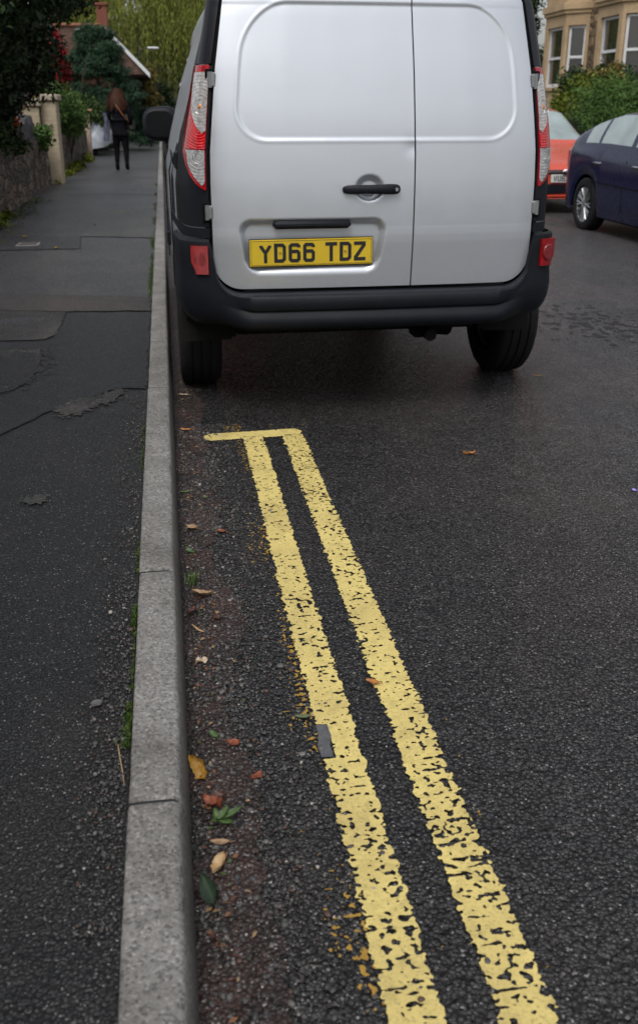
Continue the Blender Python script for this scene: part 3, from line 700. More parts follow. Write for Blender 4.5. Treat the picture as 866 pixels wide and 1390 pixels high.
# number plate lettering: stroke letters
GL = {'Y': [[(0, 65), (0, 60), (18, 33), (36, 60), (36, 65)], [(18, 27), (18, -7)]], 'D': ['c', (0, 0), (28, 0), (36, 8), (36, 57), (28, 65), (0, 65)],
      '6': [[(36, 54), (36, 59), (30, 65), (6, 65), (0, 59), (0, 6), (6, 0), (30, 0), (36, 6), (36, 32), (30, 38), (7.2, 38)]],
      'T': [[(-7, 65), (43, 65)], [(18, 57.8), (18, -7)]], 'Z': [[(-7, 65), (36, 65), (36, 58), (0, 7), (0, 0), (43, 0)]],
      'U': [[(0, 72), (0, 7), (7, 0), (29, 0), (36, 7), (36, 72)]], '2': [[(0, 54), (0, 59), (6, 65), (30, 65), (36, 59), (36, 40), (0, 10), (0, 0), (43, 0)]],
      'W': [[(0, 72), (6, -2), (18, 45), (30, -2), (36, 72)]]}
def stroke_poly(pts, hw, closed=False):
    n = len(pts); Lp, Rp = [], []
    for i in range(n):
        p = Vector(pts[i]); a = Vector(pts[(i - 1) % n]) if (closed or i > 0) else None; b = Vector(pts[(i + 1) % n]) if (closed or i < n - 1) else None
        d1 = (p - a).normalized() if a is not None else (b - p).normalized(); d2 = (b - p).normalized() if b is not None else d1
        n1 = Vector((-d1.y, d1.x)); n2 = Vector((-d2.y, d2.x)); m = (n1 + n2).normalized(); k = min(1.7, 1 / max(.3, m.dot(n1)))
        Lp.append(p + m * hw * k); Rp.append(p - m * hw * k)
    return Lp, Rp
def letters(b, text, x0, z0, y, scale=.001, hw=7, adv=61, gap=33, sgn=1, thick=.0012):
    x = x0
    for ch in text:
        if ch == ' ': x += gap * scale; continue
        G = GL[ch]; paths = [(G[1:], True)] if G[0] == 'c' else [(g_, False) for g_ in G]
        for pi, (pts, closed) in enumerate(paths):
            Lp, Rp = stroke_poly(pts, hw, closed); n = len(pts); yy = y
            V_ = [(x + sgn * (7 + p.x) * scale, yy, z0 + (7 + p.y) * scale) for p in Lp + Rp]; V_ += [(a, yy + sgn * thick, c) for a, _, c in V_]
            F_ = []
            for i in range(n if closed else n - 1):
                j = (i + 1) % n; F_ += [(i, j, n + j, n + i), (2 * n + i, 3 * n + i, 3 * n + j, 2 * n + j), (i, 2 * n + i, 2 * n + j, j), (n + i, n + j, 3 * n + j, 3 * n + i)]
            if not closed: F_ += [(0, n, 3 * n, 2 * n), (n - 1, 3 * n - 1, 4 * n - 1, 2 * n - 1)]
            b.add(V_, F_)
        x += sgn * adv * scale
plm = simple('yellow_plate_plastic', (.72, .50, .03), .3, 0, .06, 9, coat=.5)
plate_y = S(-.27, .72).y + .006
pl = empty('number_plate', (-.2755, plate_y, .668)); pl.parent = van; pl.rotation_euler = (R(2), R(-.35), 0)
MB().box(-.26, .26, -.006, 0, 0, .111, .003).build('plate_panel', plm, pl)
b = MB()
for (a0, a1, c0, c1) in ((-.254, .254, .104, .1055), (-.254, .254, .0055, .007), (-.254, -.2525, .007, .104), (.2525, .254, .007, .104)): b.box(a0, a1, -.0066, -.0055, c0, c1)
b.build('plate_border', simple('plate_border_dark', (.05, .04, .02), .5), pl)
b = MB(); letters(b, 'YD66 TDZ', -.2195, .016, -.0075); b.build('lettering', simple('plate_lettering_black', (.02, .02, .022), .4), pl)
scm = simple('screw_cap_yellow', (.5, .33, .04), .4)
for sx in (-.133, .142): MB().lathe([(.0001, -.0108), (.004, -.0105), (.0055, -.009), (.006, -.006)], 'y', (sx, 0, .058), 14).build('screw_cap', scm, pl)
mk('plate_edge_shadow_gap', [(-.262, .0005, -.002), (.262, .0005, -.002), (.262, .0005, .113), (-.262, .0005, .113)], [(0, 1, 2, 3)], M['seal'], pl)  # dark sheet behind the plate, painted as the shadow round its edge
bpy.data.objects['plate_edge_shadow_gap'].name = 'plate_shadow_sheet'

# tail lamps, pillars and black quarter trims
redlens = lens('red_rim_lens', (.42, .006, .012), None, 90, .12, 0, .2)
for s in (-1, 1):
    def two(a, b): return ((lambda z: -b(z)) if s < 0 else a), ((lambda z: -a(z)) if s < 0 else b)
    inn = lin([(.975, .700), (1.0, .699), (1.43, .7035), (1.44, .705)])
    out = lin([(.975, .706), (.985, .722), (1.0, .738), (1.03, .757), (1.07, .774), (1.12, .787), (1.2, .793), (1.43, .792), (1.44, .790)])
    zsl = list(np.linspace(.975, 1.44, 60))
    a, b_ = two(inn, out)
    lamp = patch('tail_lamp', zsl, a, b_, 20, .012, .02, redlens, van, None, 50)
    def sub(name, z0, z1, li, lo, mat, off, n=14, nr=24, thick=.004):
        a2, b2 = two(li, lo); return patch(name, np.linspace(z0, z1, nr), a2, b2, n, off, thick, mat, lamp, None, 50)
    ctr_i = S(s * .735, 1.305); ctr_b = S(s * .735, 1.21); ctr_r = S(s * .73, 1.10)
    clear_u = lens('clear_upper_lens', (.52, .50, .49), (ctr_i), 26, .12, .25, .22, (ctr_i.x, ctr_i.z))
    clear_l = lens('clear_lower_lens', (.50, .50, .51), (ctr_r), 26, .12, .25, .22, (ctr_r.x, ctr_r.z))
    redb = lens('red_brake_lens', (.62, .008, .014), (ctr_b), 30, .1, 0, .5, (ctr_b.x, ctr_b.z))
    dark = simple('dark_lens_border', (.06, .06, .065), .2, .5)
    # upper clear: from 1.42 down, curved lower edge following the red section
    up_lo = lin([(1.19, .716), (1.205, .730), (1.225, .742), (1.26, .757), (1.30, .766), (1.36, .768), (1.415, .766)]); up_in = lin([(1.19, .7155), (1.20, .7025), (1.415, .7025)])
    sub('clear_lens', 1.19, 1.415, up_in, up_lo, clear_u, .0145)
    rb_in = lin([(1.13, .7025), (1.185, .7025), (1.19, .718), (1.205, .733), (1.225, .745), (1.245, .754), (1.262, .760)]); rb_out = lin([(1.13, .772), (1.262, .764)])
    sub('brake_lens', 1.132, 1.255, rb_in, rb_out, redb, .0155)
    lo_in = lin([(.99, .712), (1.005, .7025), (1.13, .7025)]); lo_out = lin([(.99, .7125), (1.0, .722), (1.02, .737), (1.05, .754), (1.08, .764), (1.128, .770)])
    sub('reversing_lens', .992, 1.126, lo_in, lo_out, clear_l, .0145)
    b = MB(); pc = ctr_i; yy = S(s * .735, 1.305).y - .0175
    amb = simple('amber_bulb_lens', (.62, .20, .03), .2, .2, .3, 80, .3, 200, .8)
    bl = MB().lathe([(.0001, -.0045), (.009, -.004), (.013, -.002), (.016, .006)], 'y', (ctr_i.x - s * .004, yy, ctr_i.z - .018), 24).build('indicator_bulb', amb, lamp)
    for (cc, rr_) in ((ctr_i, .031), (ctr_r, .026)):
        yy2 = cc.y - .0155; chr_ = MB()
        chr_.lathe([(rr_ - .003, 0), (rr_ - .0015, -.003), (rr_, 0)], 'y', (cc.x, yy2, cc.z - (.018 if cc is ctr_i else 0)), 28)
        chr_.build('reflector_ring', M['chrome'], lamp)
    # black pillar above the lamp, trims below
    a, b_ = two(lin([(1.44, .700), (1.72, .694)]), lin([(1.44, .797), (1.58, .785), (1.72, .768)]))
    patch('pillar_trim', np.linspace(1.446, 1.725, 24), a, b_, 14, .010, .02, M['gloss_black'], van)
    a, b_ = two(lambda z: .694, lin([(.83, .834), (.97, .833), (1.2, .815), (1.44, .797)]))
    tri = patch('quarter_trim', np.linspace(.829, 1.438, 40), a, b_, 14, .005, .02, M['black_plastic'], van)
    a, b_ = two(lambda z: .694, lambda z: .834)
    patch('lower_quarter_trim', np.linspace(.785, .824, 8), a, b_, 14, .006, .02, M['black_plastic'], van)
# bumper
tt = []
bpl = [(0, 0), (.45, .006), (.62, .017), (.70, .028), (.745, .042), (.775, .062), (.795, .09), (.81, .14), (.818, .21), (.824, .30), (.826, .40)]
bp = lambda x: sum(float(np.interp(x + d, [q[0] for q in bpl], [q[1] for q in bpl])) for d in (-.016, -.008, 0, .008)) / 4
for x in np.concatenate([np.linspace(0, .5, 16), np.linspace(.515, .70, 22), np.linspace(.706, .818, 26)]): tt.append((x, bp(x)))
tt += [(np.interp(y, [.21, .30, .40], [.819, .824, .826]), y) for y in np.linspace(.23, .40, 8)]
full = [(-x, y) for x, y in tt[:0:-1]] + tt
cen = [(-.03, .560), (.036, .5585), (.048, .554), (.056, .542), (.057, .520), (.053, .498), (.048, .490), (.040, .486), (.043, .480), (.054, .462), (.058, .445), (.052, .425), (.036, .408), (.01, .400), (-.05, .398)]
cor = [(-.004, .782), (.008, .780), (.014, .774), (.016, .757), (.016, .70), (.015, .62), (.020, .56), (.018, .528), (.016, .518), (.014, .500), (.004, .472), (-.012, .444), (-.035, .425), (-.06, .415), (-.11, .41)]
mid = [(-.03, .60), (.004, .598), (.012, .594), (.018, .585), (.028, .565), (.038, .545), (.044, .525), (.038, .515), (.042, .508), (.05, .485), (.05, .46), (.042, .432), (.026, .413), (.0, .403), (-.05, .40)]
V = []
for (o0, z0), (o1, z1) in zip(cen, cor):
    for i, (x, y) in enumerate(full):
        ax = abs(x); q = full[min(i + 1, len(full) - 1)]; r0 = full[max(i - 1, 0)]
        tx, ty = q[0] - r0[0], q[1] - r0[1]; L = math.hypot(tx, ty); nx_, ny_ = ty / L, -tx / L
        c = sstep(.52, .70, ax); cz = c
        # top line hugs the rounded door corner
        k = (z0 - .398) / (.560 - .398)
        rise = (R1 - math.sqrt(max(0, R1 ** 2 - max(0, min(ax, .682) - (.682 - R1)) ** 2))) if ax < .682 else R1
        ztop = .560 + rise * 1.0 + sstep(.676, .700, ax) * (.782 - .560 - R1)
        zz = z0 + (z1 - z0) * sstep(.52, .70, ax)
        lim = ztop - (z0 < .5599) * (.560 - z0) * .55
        zz = min(zz, lim) if ax < .70 else zz
        o = o0 + (o1 - o0) * c
        crown = .012 * (1 - (ax / .8) ** 2) if o > 0 else 0
        V.append((x + nx_ * o, y + ny_ * (o + crown) + .0, zz))
nfull = len(full)
bump_ = mk('rear_bumper', np.array(V), grid_faces(len(cen), nfull)[:, ::-1], M['black_plastic'], van, 38)
def bpatch(name, zs, Lf, Rf, n, off, thick, mat, parent):
    V = []; zs = list(zs); zs = [zs[0]] + zs + [zs[-1]]
    for i, z in enumerate(zs):
        for j in range(-1, n + 2):
            jj = min(max(j, 0), n); x = Lf(z) + (Rf(z) - Lf(z)) * jj / n; ax = abs(x); dy = (bp(ax + .004) - bp(ax - .004)) / .008; L = math.hypot(1, dy)
            o = off - (thick if (i in (0, len(zs) - 1) or j < 0 or j > n) else 0); V.append((math.copysign(ax + dy / L * o, x), bp(ax) - o / L, z))
    return mk(name, np.array(V), grid_faces(len(zs), n + 3), mat, parent, 35)
# reflectors
for s in (-1, 1):
    a, b_ = ((lambda z: -.762 + .014 * sstep(.70, .645, z)), (lambda z: -.702)) if s < 0 else ((lambda z: .726), (lambda z: .790 - .014 * sstep(.70, .645, z)))
    rf = bpatch('bumper_reflector', np.linspace(.642, .757, 14), a, b_, 12, .030, .012, lens('reflector_red_lens', (.34, .004, .007), None, 120, .15, 0, .5), van)
    nrm = Vector((s * .35, -.94, 0)).normalized(); c0 = Vector((s * (.731 if s < 0 else .757), bp(.742), .702)) + nrm * .031
    m4 = nrm.to_track_quat('Z', 'Y').to_matrix(); b = MB(); vv = [(0, 0, .003)]
    for k in range(24): a_ = k * math.pi / 12; vv.append((.024 * math.cos(a_), .024 * math.sin(a_) * 1.25, .0025))
    for k in range(24): a_ = k * math.pi / 12; vv.append((.027 * math.cos(a_), .027 * math.sin(a_) * 1.25, -.001))
    ff = [(0, 1 + k, 1 + (k + 1) % 24) for k in range(24)] + [(1 + k, 25 + k, 25 + (k + 1) % 24, 1 + (k + 1) % 24) for k in range(24)]
    b.add([tuple(m4 @ Vector(q) + c0) for q in vv], ff); b.build('reflector_disc', simple('deep_red_reflector', (.22, .005, .008), .15, 0, .4, 200, .5, 400, 1), rf)
for mname in ('reflector_red_lens', 'reflector_red_lens.001'):
    pb = bpy.data.materials[mname].node_tree.nodes['Principled BSDF']; pb.inputs['Coat Weight'].default_value = .15; pb.inputs['Roughness'].default_value = .3; pb.inputs['Specular IOR Level'].default_value = .3
# wheels
def wheel(parent, x, y, r, wdt, side, rimmat, spokes=6, name='wheel', tread=True, zc=None):
    zc = r - .004 if zc is None else zc
    root = empty(name, (x, y, zc)); root.parent = parent
    h = wdt / 2; pr = [(r * .66, -h * .82), (r * .72, -h * .98), (r * .85, -h * 1.0), (r * .94, -h * .93), (r * .985, -h * .80), (r, -h * .7)]
    if tread:
        for g_ in (-.42, 0, .42):
            pr += [(r, (g_ - .06) * h), (r - .008, (g_ - .05) * h), (r - .008, (g_ + .05) * h), (r, (g_ + .06) * h)]
    pr += [(r, h * .7), (r * .985, h * .80), (r * .94, h * .93), (r * .85, h), (r * .72, h * .98), (r * .66, h * .82)]
    MB().lathe(pr, 'x', n=64).build('tyre', M['rubber'], root, 30)
    b = MB(); e = side * h * .72
    b.lathe([(r * .66, side * h * .84), (r * .63, side * h * .80), (r * .6, side * h * .4), (r * .6, -side * h * .7)], 'x', n=48)
    b.lathe([(.0005, e + side * .012), (r * .14, e + side * .01), (r * .17, e - side * .01), (r * .17, e - side * .06)], 'x', n=24)
    for k in range(spokes):
        a = 2 * math.pi * k / spokes
        for da in (-.13, .13):
            ca, sa = math.cos(a), math.sin(a); cb, sb = math.cos(a + da), math.sin(a + da)
            b.tube([(e, r * .12 * ca, r * .12 * sa), (e + side * .004, r * .35 * math.cos(a + da * .5), r * .35 * math.sin(a + da * .5)), (e + side * .006, r * .62 * cb, r * .62 * sb)], [r * .045, r * .04, r * .05], 6)
    b.build('rim', rimmat, root, 40)
    MB().lathe([(.001, e - side * .05), (r * .58, e - side * .05)], 'x', n=32).build('brake_disc', simple('brake_disc_dark', (.05, .045, .04), .5, .6), root)
    MB().lathe([(.001, -side * h * .55), (r * .64, -side * h * .55), (r * .645, -side * h * .3)], 'x', n=32).build('wheel_back', M['under'], root)
    return root
for (wx, wy, sd_) in ((-.742, WR, -1), (.825, WR, 1), (-.74, WF, -1), (.74, WF, 1)): wheel(van, wx, wy, .315, .20, sd_, M['alloy'], 7)
# underside
b = MB(); b.box(-.60, .60, .35, 3.9, .30, .42, .03); b.box(-.80, -.62, 1.2, 3.0, .24, .36, .03); b.box(.62, .80, 1.2, 3.0, .24, .36, .03); b.box(-.45, .45, 1.3, 2.2, .22, .32, .04); b.box(-.62, .62, .12, .40, .43, .50, .02)
b.build('underbody', M['under'], van)
b = MB(); b.tube([(-.66, WR, .29), (.66, WR, .29)], .045, 12); b.tube([(-.5, WR - .02, .3), (-.5, 1.3, .36)], .04, 8); b.tube([(.5, WR - .02, .3), (.5, 1.3, .36)], .04, 8)
b.tube([(.30, .40, .30), (.48, .72, .24), (.55, .74, .23)], .05, 10)
b.build('rear_axle', M['under'], van)
for s in (-1, 1):      # wheel housings
    for c in (WR, WF):
        b = MB(); v = []; k_ = 14
        for i in range(k_ + 1):
            a = math.pi * i / k_; yy = c - .385 * math.cos(a); z_ = .29 + .385 * math.sin(a); v += [(s * .60, yy, z_), (s * .826, yy, z_ - .004)]
        b.add(v, [(2 * i, 2 * i + 1, 2 * i + 3, 2 * i + 2) for i in range(k_)]); b.box(min(s * .58, s * .60), max(s * .58, s * .60), c - .38, c + .38, .3, .68); b.box(min(s * .60, s * .81), max(s * .60, s * .81), c - .395, c - .375, .40, .62); b.build('wheel_housing', M['under'], van)
b = MB(); b.tube([(.28, .10, .33), (.28, .45, .33), (.25, .7, .33)], .028, 10); b.build('exhaust', M['under'], van)
# door mirrors
for s in (-1, 1):
    b = MB(); rows = []
    pr = [(-.055, .35), (-.05, .78), (-.035, .96), (0, 1.0), (.04, .93), (.075, .72), (.095, .4), (.1, .02)]
    n_ = 28; v = []
    for (yy, sc) in pr:
        for k in range(n_):
            a = 2 * math.pi * k / n_; ca, sa = math.cos(a), math.sin(a); e = .62
            X = .112 * abs(ca) ** e * (1 if ca > 0 else -1); Z = .108 * abs(sa) ** e * (1 if sa > 0 else -1)
            v.append((s * .878 + X * sc, 2.72 + yy, 1.197 + (Z * (1.0 - .12 * s * ca)) * sc - .012 * s * X))
    f = [(i * n_ + k, i * n_ + (k + 1) % n_, (i + 1) * n_ + (k + 1) % n_, (i + 1) * n_ + k) for i in range(len(pr) - 1) for k in range(n_)]; f.append(tuple(range(n_)))
    mir = mk('door_mirror', v, f, M['black_plastic'], van, 50)
    v2 = []
    for k in range(n_):
        a = 2 * math.pi * k / n_; ca, sa = math.cos(a), math.sin(a); v2.append((s * .878 + .088 * abs(ca) ** .62 * (1 if ca > 0 else -1), 2.7165, 1.197 + .08 * abs(sa) ** .62 * (1 if sa > 0 else -1)))
    # glass in the shell opening, its dark reflection painted into the colour
    mk('mirror_glass', [(x, y - .054, z) for x, y, z in v2], [tuple(range(n_ - 1, -1, -1))], simple('dark_reflection_mirror_glass', (.006, .007, .008), .2, 0, .2, 8, 0, 60, 0, .22), mir)
    b = MB(); b.tube([(s * .845, 2.75, 1.12), (s * .79, 2.78, 1.09)], [.03, .035], 10); b.build('mirror_arm', M['black_plastic'], mir)
# front end so that the van is complete from the side
MB().box(-.45, .45, 4.17, 4.21, .62, .72, .01).build('grille', M['black_plastic'], van)
for s in (-1, 1): MB().box(s * .66 - .12, s * .66 + .12, 3.98, 4.09, .70, .86, .03).build('headlight', M['paleglass'], van)
# ------------------------------------------------------------------ parked hatchbacks
def hatch(name, label, loc, rz, L, W, H, pmat, gmat, plate=None, group='parked cars', style='a', spokes=10):
    root = empty(name, loc, rz, label, 'car', group)
    zt = [(0, .50), (.03, .60), (.10, .67), (.25, .72), (.55, .80), (.9, .875), (1.12, .93), (1.25, 1.0), (1.55, 1.20), (1.85, H - .07), (2.1, H - .025), (2.5, H), (3.0, H - .005), (L - 1.0, H - .05), (L - .75, H - .10), (L - .45, H - .20), (L - .33, H - .27), (L - .14, 1.02), (L - .06, .93), (L - .01, .75), (L, .6)]
    zb = [(0, .48), (.03, .57), (.10, .64), (.25, .69), (.55, .76), (.9, .83), (1.12, .885), (1.5, .90), (2.5, .93), (L - .9, .965), (L - .4, .985), (L - .14, .98), (L - .06, .90), (L - .01, .72), (L, .58)]
    top = lambda y: float(np.interp(y, [p[0] for p in zt], [p[1] for p in zt])); belt = lambda y: min(top(y) - .004, float(np.interp(y, [p[0] for p in zb], [p[1] for p in zb])))
    ax = (.86, L - .82); rw = .315
    ys = sorted(set([0, .004, .012, .03, .06, .1, .16, .22] + [round(v_, 4) for v_ in np.arange(.27, L - .26, .035)] + [L - .22, L - .16, L - .1, L - .06, L - .03, L - .012, L - .004, L]))
    def pf(y):
        a = min(1, y / .75); b = min(1, (L - y) / .5)
        return max(.0, (1 - (1 - a) ** 3.2)) ** .30 * max(.0, (1 - (1 - b) ** 3.2)) ** .22
    nl_, ng_, nr_ = 8, 5, 8; V = []; T = []
    for y in ys:
        k = pf(y); hw = W / 2 * k; B = belt(y); Tp = top(y); g_ = max(0, Tp - B - .03)
        zl = .20 if .4 < y < L - .4 else .23
        for c in ax:
            d = abs(y - c)
            if d < rw + .055: zl = max(zl, .30 + math.sqrt((rw + .055) ** 2 - d * d) * 1.0)
        zl = min(zl, B - .06); row = []
        sec = [(0, .965), (.12, .985), (.3, 1.0), (.5, 1.0), (.68, .995), (.84, .985), (.94, .965), (1.0, .94)]
        for u, m in sec: row.append((hw * m, zl + (B - zl) * u))
        crown = .045 * min(1, g_ / .2) + .004; ze = Tp - crown; xe = hw * .93 - .42 * g_
        for i in range(1, ng_ + 1):
            u = i / ng_; row.append((hw * .935 * (1 - u) + xe * u - 0 + .018 * math.sin(math.pi * u) * min(1, g_ * 3), B + .006 + (ze - B - .006) * u))
        for i in range(1, nr_ + 1):
            u = i / nr_; row.append((xe * math.cos(u * math.pi / 2) if g_ > .02 else xe * (1 - u), ze + crown * math.sin(u * math.pi / 2)))
        V += [(x, y, z) for x, z in row] + [(-x, y, z) for x, z in row]
    nrow = nl_ + ng_ + nr_; F = {k: [] for k in ('body', 'windscreen', 'rear_window', 'wr', 'wl')}
    for i in range(len(ys) - 1):
        ym = (ys[i] + ys[i + 1]) / 2; g_ = top(ym) - belt(ym)
        for sgn in (0, 1):
            for j in range(nrow - 1):
                a = (i * 2 + sgn) * nrow + j; q = (a, a + 1, a + 2 * nrow + 1, a + 2 * nrow); q = q if sgn else q[::-1]
                part = 'body'
                if nl_ <= j < nl_ + ng_ - 1 and 1.42 < ym < L - .42 and g_ > .16:
                    pil = (abs(ym - 2.42) < .045 or abs(ym - (L - 1.02)) < .03 or (ym > L - .62)) if style == 'a' else (abs(ym - 2.5) < .05 or ym > L - .8)
                    if not pil: part = 'wl' if sgn else 'wr'
                elif j >= nl_ + ng_ - 1 and 1.20 < ym < 1.90 and j >= nl_ + ng_: part = 'windscreen'
                elif j >= nl_ + ng_ and L - .40 < ym < L - .15: part = 'rear_window'
                F[part].append(q)
    def sub(name_, faces, mat):
        used = sorted({i for q in faces for i in q}); mp = {o_: n_ for n_, o_ in enumerate(used)}
        return mk(name_, [V[i] for i in used], [[mp[i] for i in q] for q in faces], mat, root, 42)
    sub('body', F['body'], pmat); sub('windscreen', F['windscreen'], gmat); sub('rear_window', F['rear_window'], gmat); sub('side_window', F['wr'], gmat); sub('side_window', F['wl'], gmat)
    for s in (-1, 1):
        for c in ax: wheel(root, s * (W / 2 - .115), c, rw, .205, s, M['alloy'], spokes, tread=False, zc=rw - .003)
        b = MB(); b.box(s * (W / 2 - .02) - .05, s * (W / 2 - .02) + .14 * 0 + .05, 1.28, 1.38, .90, .96, .02)
        mx = s * (W / 2 + .07); b.box(mx - .10, mx + .10, 1.25, 1.38, .92, 1.05, .045); b.build('door_mirror', pmat, root)
        for hy in (2.15, 3.15) if style == 'a' else (2.2,):
            b = MB(); b.box(s * W * .497 - .02, s * W * .497 + .03, hy - .10, hy + .10, .80, .825, .01); b.build('door_handle', M['chrome'], root)
        for yy in ((1.35, 2.42, L - 1.05) if style == 'a' else (1.35, 2.5)):
            b = MB(); b.tube([(s * W * .4985, yy, .30), (s * W * .5, yy, .55), (s * W * .4875, yy, .86)], .004, 5)
            b.build('door_gap', M['seal'], root)
        MB().tube([(s * W * .501, 1.2, .56), (s * W * .502, L - .9, .60)], .006, 5).build('side_moulding', M['seal'], root)
        b = MB(); b.box(s * .66 - .15, s * .66 + .15, -.02 + .11, .25, .60, .72, .04, at=(0, 0, 0)); b.build('headlight', lens('headlight_glass', (.45, .47, .48), None, 60, .08, .4, .2), root)
        MB().box(s * .72 - .07, s * .72 + .07, L - .16, L - .03, .70, .95, .03).build('tail_light', lens('car_tail_red', (.4, .01, .012), None, 60), root)
    b = MB(); b.box(-W * .46, W * .46, .45, L - .4, .17, .42, .03); b.box(-.62, .62, .5, L - .5, .4, .62, .03); b.build('underbody', M['under'], root)
    # front: bumper openings, grille bar, emblem, plate
    MB().box(-.42, .42, -.012, .06, .25, .42, .03).build('lower_grille', M['gloss_black'], root)
    gl = MB().box(-.34, .34, -.018, .05, .54, .60, .02).build('upper_grille', M['gloss_black'], root)
    b = MB(); b.box(-.33, -.10, -.026, -.01, .567, .579, .003); b.box(.10, .33, -.026, -.01, .567, .579, .003); b.build('chrome_bar', M['chrome'], gl)
    b = MB(); b.lathe([(.0005, -.036), (.7, -.034), (.85, -.032), (1.0, -.026), (1.0, 0)], 'y', n=32); b.v = [(x * .10, y - .03, z * .045 + .572) for x, y, z in b.v]; em = b.build('emblem', M['chrome'], gl)
    b = MB(); b.lathe([(.0005, -.0375), (.8, -.0365), (.82, -.034)], 'y', n=32); b.v = [(x * .088, y, z * .036 + .572) for x, y, z in b.v]; b.build('emblem_badge', simple('pale_blue_badge', (.25, .32, .5), .25), em) if False else None
    b = MB(); pts = [(-.05, .568), (-.035, .585), (-.028, .572), (-.035, .562), (-.02, .566), (-.008, .575), (0, .566), (.012, .574), (.02, .564), (.034, .574), (.045, .568)]
    b.tube([(x * 1.1, -.0665, z) for x, z in pts], .0028, 5); b.build('emblem_script', simple('badge_script_blue', (.05, .08, .22), .3), gl)
    for zz_ in (.235, .205): MB().box(-.55, .55, -.016, .04, zz_ + .0, zz_ + .012, .004).build('bumper_line', pmat, root)
    fp = empty('number_plate', (0, -.03, .43)); fp.parent = root
    MB().box(-.26, .26, -.004, .004, 0, .111, .003).build('plate_panel', simple('white_plate_plastic', (.62, .63, .62), .3), fp)
    if plate:
        b = MB(); letters(b, plate, -.222, .016, -.006); b.build('lettering', bpy.data.materials['plate_lettering_black'], fp)
    rp = MB().box(-.26, .26, L - .004, L + .006, .62, .731, .003).build('rear_plate', plm, root)
    return root
audi = hatch('hatchback_car', 'dark blue hatchback with alloy wheels parked by the far kerb, nearest car on the right', (5.98, 7.92, -.11), R(0), 4.29, 1.77, 1.40, M['bluecar'], M['paleglass'], None, style='a')
ford = hatch('hatchback_car', 'orange red hatchback facing us with an oval emblem, parked behind the dark blue car', (5.72, 13.35, -.105), R(0), 3.95, 1.70, 1.47, M['redcar'], M['paleglass'], 'WU62', style='b')
hatch('hatchback_car', 'red car just ahead of the silver van at the near kerb', (.97, 25.5, .0), R(180), 3.95, 1.68, 1.45, M['redcar2'], M['glass'], None, style='b')
hatch('hatchback_car', 'distant pale grey car at the far end of the street', (1.6, 58, .0), R(180), 4.1, 1.72, 1.45, M['silver'], M['glass'], None, style='b')

# ------------------------------------------------------------------ foliage builders
def leaves(name, clumps, n, size, mat, parent=None, shell=.55, up=.25, aspect=.5, droop=0.0, flat=False):
    C = np.array(clumps, float); vol = (C[:, 3] * C[:, 4] * C[:, 5]) ** .72; idx = rng.choice(len(C), n, p=vol / vol.sum()); c = C[idx]
    d = rng.normal(size=(n, 3)); d /= np.linalg.norm(d, axis=1)[:, None]; r = rng.uniform(0, 1, n) ** shell
    r = r * (1 + .10 * rng.normal(size=n)); P = c[:, :3] + d * r[:, None] * c[:, 3:6]
    nrm = d * .6 + rng.normal(size=(n, 3)) * .6 + np.array([0, 0, up]); nrm /= np.linalg.norm(nrm, axis=1)[:, None]
    t = np.cross(nrm, rng.normal(size=(n, 3))); t[:, 2] -= droop; t /= np.linalg.norm(t, axis=1)[:, None]; b = np.cross(nrm, t); b /= np.linalg.norm(b, axis=1)[:, None]
    s = size * rng.uniform(.6, 1.35, n)[:, None]; tip = P + t * s; midp = P + t * s * .45 + nrm * s * .08
    v = np.stack([P, midp + b * s * aspect * .5, tip - nrm * s * .08, midp - b * s * aspect * .5], 1).reshape(-1, 3)
    F = (np.arange(n)[:, None] * 4 + np.array([0, 1, 2, 3])); return mk(name, v, F, mat, parent)
def trunk(base, top, r0, r1, limbs, mat, parent, seed=1):
    rr = random.Random(seed); b = MB(); base, top = Vector(base), Vector(top); pts = [base.lerp(top, k / 6) + Vector((rr.uniform(-1, 1), rr.uniform(-1, 1), 0)) * r0 * .5 * (k > 0) for k in range(7)]
    b.tube(pts, [r0 * 1.25] + [r0 + (r1 - r0) * k / 6 for k in range(1, 7)], 10)
    for (u, dx, dy, dz) in limbs:
        p = base.lerp(top, u); e = p + Vector((dx, dy, dz)); b.tube([p, p.lerp(e, .4) + Vector((0, 0, -.06 * dz)), e], [r0 * .45, r0 * .32, r0 * .12], 7)
    return b.build('trunk', mat, parent)
def lumps(cx, cy, cz, rx, ry, rz, n, s, seed=0):
    rr = random.Random(seed); out = []
    for _ in range(n):
        while True:
            a, b, c = rr.uniform(-1, 1), rr.uniform(-1, 1), rr.uniform(-1, 1)
            if a * a + b * b + c * c < 1: break
        k = rr.uniform(.6, 1.4) * s; out.append((cx + a * rx, cy + b * ry, cz + c * rz, k, k, k * .8))
    return out
bark = simple('tree_bark', (.05, .04, .03), .9, 0, .4, 6, .7, 40, world=True)
F_dark = foliage('dark_evergreen_leaves', (.005, .011, .003), (.011, .024, .006), (.022, .042, .012), .42)
F_green = foliage('fresh_green_leaves', (.035, .075, .018), (.065, .125, .03), (.11, .18, .045))
F_mid = foliage('mid_green_leaves', (.015, .032, .008), (.032, .06, .016), (.06, .095, .025))
F_conif = foliage('blue_green_conifer_needles', (.010, .027, .013), (.021, .052, .026), (.042, .085, .045))
F_red = foliage('crimson_creeper_leaves', (.10, .004, .008), (.22, .01, .015), (.35, .02, .025))
F_willow = foliage('willow_leaves', (.08, .10, .016), (.15, .175, .03), (.23, .245, .05))
F_brown = foliage('autumn_olive_leaves', (.07, .065, .018), (.15, .125, .035), (.22, .17, .05))
F_far = foliage('distant_tree_leaves', (.03, .04, .022), (.05, .062, .035), (.075, .085, .05))
F_yellow = foliage('yellow_green_leaves', (.05, .075, .008), (.10, .13, .015), (.17, .19, .025))
F_rose = foliage('needle_leaved_green', (.035, .075, .015), (.06, .125, .025), (.10, .18, .045))

